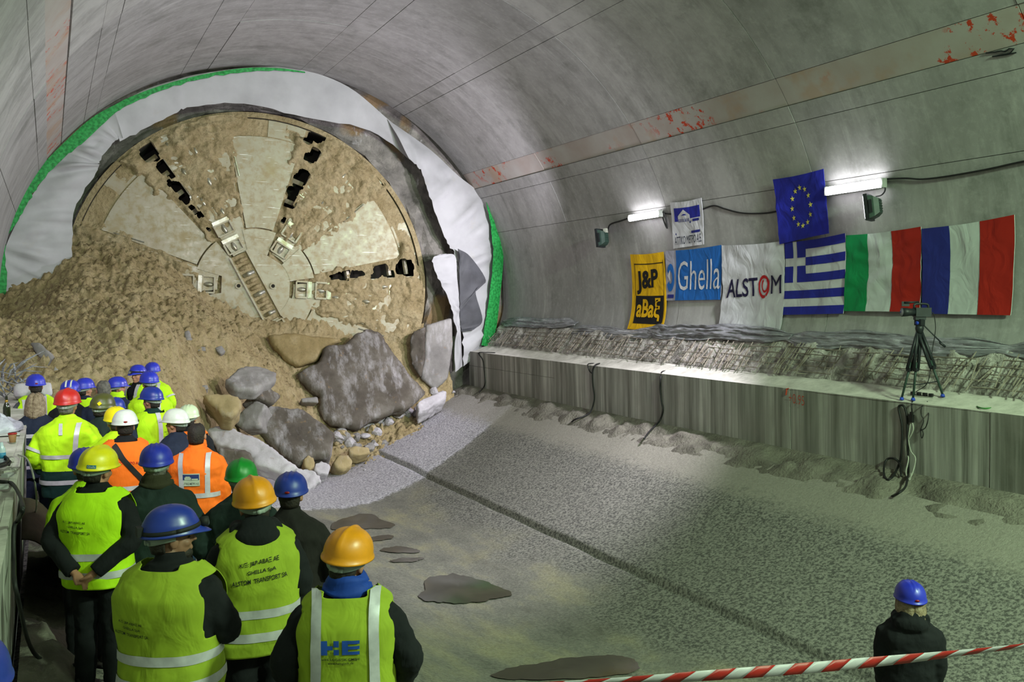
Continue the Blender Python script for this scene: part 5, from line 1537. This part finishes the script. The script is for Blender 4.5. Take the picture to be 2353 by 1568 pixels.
flood(0, 0, .34, .44, (.26, .96, -.12), 'unseen floodlight on the left wall above the crowd, aimed at the cutterhead', False, (.06, 4.55, 6.85), 'floodlights outside the picture')
flood(0, 0, .5, .3, (.15, .85, -.5), 'greenish work lamp hung from the vault behind the photographer', False, (7.97, -2.65, 8.86), 'floodlights outside the picture')

def cable(pts, r, mat, label, cat='cable', group=None, k=7, n=6, name='cable'):
    mb = MB(); mb.tube(spline(pts, k), r, n); o = mb.build(name, mat, None, True); tag(o, label, cat, group); recentre(o); return o
def wv(l, off=.03): return [on_vault(u, v, off) for u, v in l]
cable(wv([(1396, 532), (1402, 516), (1425, 508), (1446, 501)]), .016, m_cable, 'thin cable from the small black floodlight up to the shorter lamp')
cable(wv([(1517, 490), (1524, 488), (1530, 505), (1533, 524), (1528, 515), (1522, 497), (1519, 482)], .05), .018, m_cable, 'knotted cable dangling from the end of the shorter lamp')
cable(wv([(1518, 488), (1540, 492), (1575, 490), (1611, 482), (1640, 473), (1665, 480), (1700, 489), (1740, 491), (1780, 487), (1830, 470), (1897, 441)], .02), .016, m_cable, 'cable looping along the wall from the small banner to the starred flag')
cable(wv([(2028, 412), (2080, 410), (2120, 412), (2180, 405), (2270, 389), (2353, 371), (2500, 345)], .03), .015, m_cable, 'cable running along the wall away from the longer lamp')
cable(wv([(2030, 420), (2034, 436), (2026, 448), (2012, 452)], .1), .012, m_cable, 'short cable joining the longer lamp and its floodlight')

# ------------------------------------------------------------------ cables on the right ledge
def led(u, v, off=.03):
    P = at_x(u, v, XE - off)
    if P[2] > LZ:
        q = at_z(u, v, LZ + .022)
        for _ in range(4): q = at_z(u, v, ledge_top(min(q[0], 11.5)) + .022)
        return q
    if P[2] < LF + .08:
        n_ = np.array([-(1.42 - (LF + .07)), 0, (10.12 - 10.94)]); n_ = np.array([(LF + .07) - 1.42, 0, -(10.94 - 10.12)]); n_ /= np.linalg.norm(n_)
        q = at_plane(u, v, (10.53, 0, (LF + .07 + 1.42) / 2 + .10), n_)
        if q[0] < 10.15: q = at_z(u, v, 1.45)
        return q
    return P
za = lambda l: [led(1050 + .3187 * x, 700 + .3187 * y) for x, y in l]
zb = lambda l: [led(1700 + .3636 * x, 680 + .3636 * y) for x, y in l]
cable(za([(275, 348), (210, 346), (155, 350), (185, 400), (195, 470), (203, 560), (190, 600), (160, 635)]), .014, m_cable, 'black cable hanging over the ledge nearest the green band', 'cable', 'cables hanging over the ledge')
cable(za([(1125, 430), (1060, 424), (1000, 436), (978, 480), (978, 560), (990, 680), (965, 770), (920, 805), (850, 830), (818, 856)]), .018, m_cable, 'black cable hanging over the ledge below the yellow banner', 'cable', 'cables hanging over the ledge')
cable(za([(1100, 432), (1010, 425), (950, 428), (945, 450), (955, 480), (970, 495)]), .012, m_cable, 'slack cable loop on the ledge edge below the yellow banner', 'cable')
cable(za([(1775, 475), (1720, 488), (1650, 486), (1680, 474), (1740, 470), (1700, 484), (1600, 482), (1490, 483), (1470, 520), (1465, 600), (1475, 700), (1485, 760), (1460, 840), (1385, 920), (1350, 970)]), .018, m_cable, 'black cable from a coil on the ledge below the blue banner', 'cable', 'cables hanging over the ledge')
cable(zb([(945, 1275), (1000, 1250), (1045, 1210), (1060, 1150), (1065, 1100), (1060, 900), (1055, 760), (1038, 702), (1018, 692), (1004, 715), (1025, 830), (1020, 1000), (1000, 1080), (955, 1155), (918, 1150), (910, 1090), (930, 1035), (975, 1030), (1012, 1065), (1020, 1140)]), .016, m_cable, 'thick black cable looped down the ledge below the tripod', 'cable')
cable(zb([(1095, 655), (1086, 690), (1088, 740), (1084, 760)]), .010, m_cable, 'short black lead hanging from the power strip', 'cable')
cable(zb([(1086, 790), (1095, 850), (1050, 950), (1065, 1030), (1050, 1120), (1072, 1165), (1085, 1120)]), .009, m_cable_w, 'white cord twisting down the ledge', 'cable', 'white cords on the ledge')
cable(zb([(1082, 795), (1066, 900), (1080, 980), (1110, 1030), (1092, 1120), (1068, 1160)]), .009, m_cable_w, 'white cord twisting down the ledge', 'cable', 'white cords on the ledge')
cable(zb([(1200, 665), (1152, 700), (1146, 750), (1162, 790), (1142, 850), (1150, 900), (1160, 870), (1145, 840)]), .007, m_cable, 'thin dark wire dangling from the ledge beside the white cords', 'cable', 'thin wires on the ledge')
cable(zb([(1185, 668), (1192, 760), (1175, 830), (1140, 855)]), .007, m_cable, 'thin dark wire dangling from the ledge beside the white cords', 'cable', 'thin wires on the ledge')
pl = zb([(1084, 776)])[0]
mb = MB(); mb.box(pl, (.05, .06, .11)); mb.box(pl + np.array([0, 0, .07]), (.03, .035, .05)); tag(recentre(mb.build('plug', m_cable)), 'black plug hanging on the ledge face under the tripod', 'plug')
# power strip and green cable bundle on top of the ledge
ps = zb([(1150, 655)])[0]
PSr = empty('power_strip', ps - np.array([0, 0, .02]), 'white power strip with plugs on the ledge under the tripod', 'power strip')
mb = MB(); mb.box(ps + np.array([.0, 0, .025]), (.07, .42, .05)); mb.build('body', m_cable_w, PSr)
for k in range(4):
    mb = MB(); mb.box(ps + np.array([0, -.15 + .1 * k, .075]), (.045, .05, .05)); mb.build('plug', m_cable, PSr)
for i, l in enumerate(([(1230, 650), (1300, 635), (1370, 640), (1430, 632)], [(1235, 655), (1310, 648), (1390, 645), (1440, 640)], [(1240, 640), (1320, 628), (1380, 628), (1425, 640)])):
    cable(zb(l), .012, m_cable_g, 'green cable bundled on the ledge beside the power strip', 'cable', 'green cables on the ledge')
cable(zb([(1430, 640), (1440, 600), (1500, 570), (1560, 575), (1605, 610), (1600, 640), (1700, 660), (1796, 690), (1900, 720)]), .012, m_cable, 'black cable curving along the ledge past the green cables', 'cable')
cable(zb([(1470, 690), (1530, 680), (1550, 690), (1500, 700), (1560, 712), (1700, 690)]), .010, m_cable_g, 'loose green wire lying at the ledge edge', 'cable')

# ------------------------------------------------------------------ video camera on its tripod
def foot_at(u, x):
    for v in np.arange(880, 960, .25):
        q = at_z(u, v, ledge_top(x) + .012)
        if q[0] < x: return q
f1, f2, f3 = foot_at(2072, 11.0), foot_at(2098, 11.05), foot_at(2166, 11.26)
ctr = (f1 + f2 + f3) / 3; ctr[0] += .05
apex = at_plane(2113, 752, ctr, _fw); apex = np.array([ctr[0], ctr[1], apex[2]])
apex = at_y(2113, 752, ctr[1])
TRI = empty('tripod', (apex[0], apex[1], LZ + .01), 'black tripod with blue feet standing on the right ledge', 'tripod')
m_bluep = M('blue_plastic_foot', '#2440b0', None, 4, .5)
for f in (f1, f2, f3):
    m_ = f + (apex - f) * .42
    mb = MB()
    side = np.cross(apex - f, _fw); side /= np.linalg.norm(side)
    for s in (-1, 1): mb.tube([apex + side * s * .024 - np.array([0, 0, .06]), m_ + side * s * .030], [.024, .024], 8)
    lg = mb.build('leg', m_blackm, TRI, True)
    mb = MB(); mb.tube([m_ + (apex - f) * .1, f + np.array([0, 0, .03])], [.018, .016], 8); mb.build('leg_tube', m_greenm, lg, True)
    mb = MB(); mb.box(m_, (.06, .06, .05)); mb.build('leg_lock', m_blackm, lg)
    mb = MB(); mb.tube([f + np.array([0, 0, .04]), f + np.array([0, 0, 0])], [.022, .034], 10); mb.build('foot', m_bluep, lg, True)
sp = [f + (apex - f) * .22 for f in (f1, f2, f3)]; sc_ = sum(sp) / 3 - np.array([0, 0, .02])
for q in sp:
    mb = MB(); mb.tube([q, sc_], .008, 6); mb.build('spreader', m_blackm, TRI)
mb = MB(); mb.tube([apex - np.array([0, 0, .09]), apex - np.array([0, 0, .02]), apex + np.array([0, 0, .03])], [.04, .06, .05], 14); mb.build('bowl', m_blackm, TRI, True)
mb = MB(); mb.box(apex + np.array([0, 0, .07]), (.09, .11, .09)); mb.build('pan_head', m_blackm, TRI)
mb = MB(); mb.tube([apex + np.array([-.05, 0, .06]), apex + np.array([-.065, 0, .06])], [.026, .026], 14); mb.build('bubble_level', m_bluep, TRI, True)
mb = MB(); hb_ = at_plane(2172, 797, apex, _fw); mb.tube([apex + np.array([0, -.03, .06]), hb_], [.010, .010], 8); h_ = mb.build('pan_handle', m_blackm, TRI, True)
mb = MB(); mb.tube([hb_ + (apex - hb_) * .22, hb_], [.017, .017], 8); mb.build('grip', m_blackm, h_, True)
vb = apex + np.array([0, 0, .215])
VC = empty('video_camera', vb - np.array([0, 0, .10]), 'black video camera with long lens on the tripod', 'camera')
ax = -_rt                    # lens points along the tunnel towards the face
ax = np.array([ax[0], ax[1], 0]); ax /= np.linalg.norm(ax); sd = np.cross(ax, [0, 0, 1.0]); Rv = np.array([ax, sd, [0, 0, 1.0]]).T
mb = MB(); mb.box(vb - ax * .03, (.22, .12, .13), Rv); mb.box(vb + np.array([0, 0, -.085]), (.15, .08, .05), Rv); mb.build('body', m_blackm, VC)
mb = MB(); mb.tube([vb + ax * .07, vb + ax * .16, vb + ax * .18, vb + ax * .26], [.052, .055, .06, .066], 18); mb.build('lens', m_blackm, VC, True)
mb = MB(); mb.tube([vb + ax * .255, vb + ax * .262], [.056, .056], 18); mb.build('front_glass', m_lens, VC, True)
mb = MB(); mb.tube(spline([vb - ax * .12 + np.array([0, 0, .06]), vb - ax * .1 + np.array([0, 0, .115]), vb + ax * .07 + np.array([0, 0, .115]), vb + ax * .08 + np.array([0, 0, .06])], 5), .016, 8); mb.build('handle', m_blackm, VC, True)
mb = MB(); mb.tube([vb + ax * .02 + np.array([0, 0, .145]), vb + ax * .22 + np.array([0, 0, .14])], .014, 8); mb.build('microphone', m_blackm, VC, True)
mb = MB(); mb.box(vb + ax * .20 + sd * .02 + np.array([0, 0, .12]), (.11, .012, .07), Rv); s_ = mb.build('screen_panel', m_blackm, VC)
mb = MB(); mb.box(vb + ax * .20 + sd * .027 + np.array([0, 0, .12]), (.09, .004, .055), Rv); mb.build('screen', mat_emit('lit_screen', (.75, .62, .8, 1), .7), s_)
cable([vb - ax * .14, vb - ax * .2 + np.array([0, 0, -.03]), vb - ax * .23 + np.array([0, 0, -.25]), vb - ax * .19 + np.array([0, 0, -.55]), (f3 + f2) / 2 + np.array([0, 0, .25]), ps + np.array([0, .1, .1])], .006, m_cable, 'thin black lead from the video camera down to the power strip', 'cable')

# ------------------------------------------------------------------ torn plastic, bars and wire on the wall band
def mat_plastic():
    t = NT('crumpled_clear_plastic')
    n = t.noise(1.0, 6, .7, t.map((9, 1.6, 22)), .4)
    c = t.ramp(n, [(.32, rgb('#67686b')), (.52, rgb('#95969a')), (.7, rgb('#d0d1d6'))])
    return t.out(c, t.ramp(n, [(.3, .12), (.7, .35)]), t.bump(n, .8, .05), .25, .8)
m_plast = mat_plastic()
def crumple(y0, y1, z0, z1, xo, seed, label, amp=.05):
    ys = np.arange(y0, y1, .04); P = []; K = 18
    for y in ys:
        e = smooth01(min(y - y0, y1 - y), 0, .6); row = []
        sag = .07 * nz((y, 0, 0), .7, seed) + .03 * nz((y, 0, 0), 2.2, seed)
        for k in range(K + 1):
            t = k / K
            z = CAMZ + z0 + (z1 - z0) * (.5 + (t - .5) * (.35 + .65 * e)) + sag + .025 * nz((y * .8, t * 4, seed), 1.0)
            rid = 1 - abs(nz((y * .45, t * 8 + sag * 8, seed), 1.0)) * 2.2
            x = wall_x(z) - xo - .03 - amp * (.9 * math.sin(math.pi * t) + 1.1 * rid + .45 * nz((y * 6, t * 14, seed), 1.0)) * (.3 + .7 * e) - .09 * (1 - t)
            row.append((x, y, z))
        P.append(row)
    o = MB().grid(P).build('plastic_sheeting', m_plast, None, True)
    q = o.modifiers.new('thickness', 'SOLIDIFY'); q.thickness = .006
    tag(o, label, 'sheeting', 'torn plastic along the wall foot'); recentre(o)
crumple(19.0, 23.2, -.68, -.42, .04, 1, 'shiny crumpled plastic along the wall foot nearest the green band')
crumple(15.3, 19.3, -.86, -.60, .05, 2, 'sagging plastic strips at the wall foot under the yellow banner')
crumple(11.6, 16.0, -.76, -.46, .05, 3, 'thick bundle of silvery plastic under the large white banner', .07)
crumple(7.5, 11.8, -.80, -.50, .05, 4, 'plastic sheeting at the wall foot behind the tripod')
crumple(3.6, 7.7, -.82, -.55, .05, 5, 'plastic sheeting at the wall foot past the last tricolour')
m_bar = M('dusty_rebar', '#8d8579', '#655c50', 8, .9)
def bars(y0, y1, seed, label, dens=7):
    r = random.Random(seed); mb = MB()
    def bp(y, t, o=.10):
        return np.array([11.46 + .47 * t - o, y, LZ + .12 + (CAMZ - .66 - LZ - .12) * t + .05])
    for i in range(int((y1 - y0) * dens)):
        y = r.uniform(y0, y1); t0 = r.uniform(.0, .25); t1 = r.uniform(.5, .85)
        mb.tube([bp(y, t0, .13), bp(y + r.uniform(-.12, .12), t1, .07)], .009, 5)
    for t in (.12, .26, .40, .55, .70):
        y = y0
        while y < y1:
            L = r.uniform(.6, 1.6); mb.tube([bp(y, t, .12), bp(min(y1, y + L), t + r.uniform(-.04, .04), .10)], .009, 5); y += L + r.uniform(.1, .5)
    for i in range(int((y1 - y0) * 3)):
        y = r.uniform(y0, y1); a = bp(y, r.uniform(.05, .4), .12); mb.tube([a, a + np.array([-r.uniform(.02, .12), r.uniform(-.15, .15), r.uniform(.0, .12)])], .007, 5)
    o = mb.build('rebar_mesh', m_bar); tag(o, label, 'rebar', 'reinforcement showing in the wall band'); recentre(o)
bars(18.8, 23.0, 1, 'exposed reinforcement bars in the wall band nearest the green band')
bars(14.4, 18.6, 2, 'exposed reinforcement bars in the wall band under the yellow banner')
bars(10.2, 14.2, 3, 'dense exposed wire mesh in the wall band under the striped flag', 12)
bars(6.2, 10.0, 4, 'exposed reinforcement bars in the wall band behind the tripod', 9)
bars(3.0, 6.0, 5, 'exposed reinforcement bars in the wall band past the tripod')

# red survey mark on the ledge
V, Fs, _ = text_geo('+0.95', -.012)
mb = MB(); m_red = M('red_spray_paint', '#a8351f', '#b84a30', 9, .8)
Pm = [at_x(1812 + 36 * q[0], 935 - (22 - 0) * q[1] + 8 * (q[0] - .5) - 6, XE - .030) for q in V]; mb.add(Pm, Fs); mb.build('survey_mark', m_red, ledge_right)
mb = MB(); mb.tube([at_x(1808, 894, XE - .022), at_x(1806, 908, XE - .022)], .012, 5); mb.tube([at_x(1806, 895, XE - .022), at_x(1812, 893, XE - .022)], .010, 5); mb.build('survey_mark', m_red, ledge_right)
# faint black scribble on the lining
mb = MB(); mb.tube(wv([(2265, 122), (2285, 120), (2300, 117), (2310, 119), (2318, 112), (2330, 112), (2322, 122), (2300, 126), (2280, 130), (2310, 126), (2335, 121)], .012), .010, 4); mb.build('scribble', m_ink, wall_right)

# ------------------------------------------------------------------ puddles
def mat_water():
    t = NT('muddy_water')
    return t.out(t.ramp(t.noise(2.0, 4), [(.35, rgb('#3b372c')), (.7, rgb('#4d483b'))]), .16, t.bump(t.noise(3, 2), .03, .01), 0, .6)
m_water = mat_water()
def puddle(px, label, h=.016):
    px = [(700 + .458 * x, 850 + .458 * y) for x, y in px]
    Q = [np.array(q, float) for q in px]
    for _ in range(3):                       # corner cutting: rounded shore
        Q = [w for i in range(len(Q)) for w in (Q[i] * .75 + Q[(i + 1) % len(Q)] * .25, Q[i] * .25 + Q[(i + 1) % len(Q)] * .75)]
    S = [q + 7.0 * np.array([nz((q[0], q[1], 1), .05), .4 * nz((q[0], q[1], 7), .05)]) + 3.0 * np.array([nz((q[0], q[1], 1), .2), .4 * nz((q[0], q[1], 7), .2)]) for q in Q]
    c = np.mean(S, 0); n = len(S); fs = []; V = []
    def fp(g):
        P = on_floor(g[0], g[1], .005); return np.array([P[0], P[1], float(floor_z(P[0])) + .02 * fbm((P[0], P[1], 0), .8, 1) + h])
    V.append(fp(c))
    for k in (.25, .5, .75, 1.0):
        for q in S: V.append(fp(c + (q - c) * k * (1 + .06 * nz((q[0], q[1], 0), .08))))
    for i in range(n): fs.append((0, 1 + i, 1 + (i + 1) % n))
    for a in (0, 1, 2):
        for i in range(n): fs.append((1 + a * n + i, 1 + (a + 1) * n + i, 1 + (a + 1) * n + (i + 1) % n, 1 + a * n + (i + 1) % n))
    o = wobj('puddle', V, fs, m_water, None, True); tag(o, label, 'puddle', 'puddles along the lowest line of the floor'); recentre(o)
puddle([(545, 1150), (610, 1100), (585, 1045), (740, 1020), (870, 1050), (960, 1085), (1065, 1130), (960, 1150), (830, 1182), (690, 1172)], 'widest muddy puddle in the middle of the floor')
puddle([(285, 850), (380, 825), (460, 833), (430, 856), (340, 862)], 'small oval puddle next to the amber hard hat with logo vest')
puddle([(345, 912), (440, 892), (520, 890), (600, 915), (470, 926)], 'long thin puddle just above the narrowest puddle')
puddle([(415, 960), (540, 945), (622, 952), (560, 968), (440, 972)], 'narrowest dark puddle below the long thin puddle')
puddle([(120, 790), (175, 752), (330, 715), (400, 760), (480, 785), (380, 803), (150, 812)], 'puddle against the edge of the whitewashed floor')
puddle([(920, 1555), (985, 1500), (1200, 1470), (1400, 1440), (1620, 1440), (1720, 1500), (1600, 1530), (1300, 1565)], 'puddle half under the striped barrier tape')

# ------------------------------------------------------------------ striped barrier tape
A_, B_ = CAM + ray(940, 1590) * 4.9, CAM + ray(2480, 1470) * 6.4
TAPE = empty('barrier_tape', (A_ + B_) / 2, 'red and white striped barrier tape stretched across the floor', 'tape')
m_tw = M('white_tape_plastic', '#b9b3b8', '#a7a1a8', 5, .45); m_tr = M('red_tape_plastic', '#8f1a16', '#a3231d', 5, .45)
def tpt(s, w):
    p = A_ + (B_ - A_) * s; p = p + np.array([0, 0, -.05 * math.sin(math.pi * s)])
    a = .5 * math.sin(s * 9) + .35; return p + np.array([math.sin(a) * .02 * 0, -math.sin(a) * w * .6, math.cos(a) * w])
N = 34
for k in range(N):
    s0, s1 = k / N, (k + 1) / N; mb = MB(); sk = .35 / N
    g = [[tpt(s + (sk if w > 0 else -sk) * 0 + sk * (w / .036), w) for s in np.linspace(s0, s1, 5)] for w in (-.036, 0, .036)]
    mb.grid(np.array(g)); o = mb.build('red_segment' if k % 2 else 'white_segment', m_tr if k % 2 else m_tw, TAPE, True)
    q = o.modifiers.new('thickness', 'SOLIDIFY'); q.thickness = .002
for e, lb in ((A_, 'post holding the barrier tape beside the crowd'), (B_, 'post holding the barrier tape on the far flank of the floor')):
    PB = empty('barrier_post', (e[0], e[1], float(floor_z(e[0]))), lb, 'post', 'barrier posts')
    mb = MB(); mb.tube([(e[0], e[1], float(floor_z(e[0])) + .02), (e[0], e[1], e[2] + .08)], .02, 10); mb.build('pole', m_tw, PB, True)
    mb = MB(); mb.tube([(e[0], e[1], float(floor_z(e[0])) + .005), (e[0], e[1], float(floor_z(e[0])) + .05)], [.16, .13], 18); mb.build('foot', m_blackm, PB, True)

# ------------------------------------------------------------------ things on the left ledge
def onl(u, v, h=0.0): return at_z(u, v, LZ + .015 + h)
m_bottle = M('dark_green_glass', '#1a1f12', '#262b18', 4, .12, spec=.7); m_gold = M('gold_foil', '#b08b3a', None, 4, .4, metal=.6)
b0 = onl(16, 968); BT = empty('wine_bottle', b0, 'dark green bottle with gold collar standing on the left ledge', 'bottle')
mb = MB(); mb.tube([b0 + np.array([0, 0, z]) for z in (0, .005, .16, .20, .23, .30)], [.036, .04, .04, .03, .016, .014], 16); mb.build('glass_body', m_bottle, BT, True)
mb = MB(); mb.tube([b0 + np.array([0, 0, z]) for z in (.225, .255)], [.018, .0165], 16); mb.build('foil_collar', m_gold, BT, True)
c0 = onl(29, 1017); CP = empty('paper_cup', c0, 'brown paper coffee cup with red rim on the left ledge', 'cup')
mb = MB(); mb.tube([c0 + np.array([0, 0, z]) for z in (0, .004, .085)], [.026, .028, .039], 18); mb.build('cup_body', M('kraft_paper', '#8a6a42', '#7a5c38', 9, .8), CP, True)
mb = MB(); mb.tube([c0 + np.array([0, 0, z]) for z in (.083, .09, .097)], [.042, .043, .038], 18); mb.build('rim', m_badge, CP, True)
m_bag = M('white_plastic_bag', '#bfc3c8', '#a9adb3', 8, .35, .6, 12, .03)
g0 = onl(30, 988); mb = MB(); P = []
for i in range(13):
    row = []
    for j in range(25):
        a = 2 * math.pi * j / 24; t = i / 12; r = math.cos(t * math.pi / 2) ** .7
        q = np.array([.20 * r * math.cos(a), .26 * r * math.sin(a), .16 * t ** .8 * (1.0 + .5 * nz((math.cos(a), math.sin(a), t), 2.0))])
        q[:2] *= 1 + .25 * nz((math.cos(a), math.sin(a), t), 2.6, 3)
        row.append(g0 + np.array([-.12, 0, 0]) + q)
    P.append(row)
mb.grid(np.array(P), flip=False); tag(recentre(mb.build('plastic_bag', m_bag, None, True)), 'crumpled white plastic bag lying on the left ledge by the bottle', 'bag')
pp = onl(34, 998); mb = MB(); mb.box(pp + np.array([-.12, 0, .004]), (.34, .16, .008)); tag(recentre(mb.build('paper_sheet', m_print_w)), 'flat white paper on the left ledge in front of the plastic bag', 'paper')
cc = onl(24, 1072)
cable([cc + np.array([.11 * math.cos(a) * (1 + .1 * math.sin(2.3 * a)), .22 * math.sin(a), .012 + .004 * a]) + np.array([-.12, 0, 0]) for a in np.linspace(0, 5.2 * math.pi, 40)], .011, m_cable, 'coil of dark cable lying on the left ledge', 'cable', None, 2)
cable([onl(-10, 1106), onl(10, 1108), onl(28, 1112), at_x(46, 1140, -.20), at_x(52, 1170, -.16), at_x(42, 1195, -.20), at_x(32, 1215, -.225), at_x(32, 1290, -.225), at_x(40, 1370, -.20), np.array([-.12, 7.1, 1.62]), np.array([.25, 7.0, 1.52]), np.array([.6, 6.9, 1.44])], .014, m_cable, 'black cable hanging from the left ledge down to the rubble', 'cable')
cable([onl(42, 1046), at_x(62, 1055, -.2), at_x(78, 1100, -.12), at_x(84, 1160, -.12), at_x(78, 1190, -.16)], .007, m_cable_w, 'pale wire arching over the left ledge edge', 'cable')
sb_ = onl(4, 1066); WB = empty('water_bottle', sb_, 'small clear plastic bottle with pale blue label on the left ledge', 'bottle')
mb = MB(); mb.tube([sb_ + np.array([0, 0, z]) for z in (0, .01, .13, .16, .19)], [.03, .033, .033, .018, .014], 14); mb.build('plastic_body', M('clear_plastic', '#9fb4b6', '#b3c4c4', 4, .15), WB, True)
mb = MB(); mb.tube([sb_ + np.array([0, 0, z]) for z in (.05, .10)], [.0345, .0345], 14); mb.build('paper_label', m_cyan, WB, True)
for i, (u, v) in enumerate(((10, 1090), (18, 1098), (30, 1085), (6, 1125), (22, 1060))):
    q = onl(u, v); mb = MB(); rr_ = random.Random(i); mb.box(q + np.array([0, 0, .02]), (.05 + .05 * rr_.random(), .08, .03), np.array(Matrix.Rotation(rr_.random() * 3, 3, 'Z')))
    tag(recentre(mb.build('debris_scrap', m_sheet if i % 2 else m_rough)), 'small scrap of debris scattered on the left ledge by the coil of cable', 'debris', 'scraps on the left ledge')
# curved rusty sheet leaning on the ledge
m_rust = M('dark_rusty_steel', '#2b211a', '#3d2f24', 3, .8, .3, 20, .01)
P = []
for y in np.linspace(8.0, 9.9, 16):
    k = (y - 8.0) / 1.9; hh = .45 + .65 * math.sin(math.pi * min(1, .25 + .75 * k))
    P.append([(-.235 + .36 * math.sin(t * math.pi / 2) , y, 1.38 + hh * math.cos(t * math.pi / 2) ** .8) for t in np.linspace(0, 1, 12)])
mb = MB(); mb.grid(np.array(P)); o = mb.build('steel_sheet', m_rust, None, True); q = o.modifiers.new('thickness', 'SOLIDIFY'); q.thickness = .012
tag(recentre(o), 'curved dark rusty steel sheet leaning against the left ledge', 'sheet')
# block and plastic shreds by the left wall
mb = MB()
slab('concrete_block', [(30, 880), (118, 876), (122, 908), (30, 912)], at_y(75, 893, 14.4), (0, -.95, .3), .5, m_slab_white, 'pale squared concrete block behind the blue hard hat by the left wall', 'block', .04, .015, 1.6, 41.0, None, .04)
r = random.Random(3); mb = MB(); base = at_y(6, 870, 15.0)
for i in range(46):
    a = base + np.array([r.uniform(-.25, .25), r.uniform(-.5, .5), r.uniform(-.25, .1)]); b = a + np.array([r.uniform(-.1, .45), r.uniform(-.3, .1), r.uniform(-.35, .35)])
    mb.tube([a, (a + b) / 2 + np.array([0, 0, .05]), b], [.006, .02, .006], 5, True, 0, (1, 1, .5))
tag(recentre(mb.build('plastic_shreds', m_plast, None, True)), 'tangle of silvery plastic shreds at the foot of the left wall', 'plastic')
# wires and shreds tangled on the rubble beside the ledge
r = random.Random(9)
for i in range(14):
    y = r.uniform(3.6, 9.5); x = r.uniform(-.15, .3); z = float(floor_z(.2)) + .12
    pts = [np.array([x + r.uniform(-.18, .18), y + r.uniform(-.3, .3), z + r.uniform(-.02, .10)]) for _ in range(5)]
    cable(pts, .006, m_cable_w if i % 3 else m_cable, 'tangled wire lying in the rubble along the left ledge', 'wire', 'wires in the rubble by the left ledge', 5, 5, 'wire')
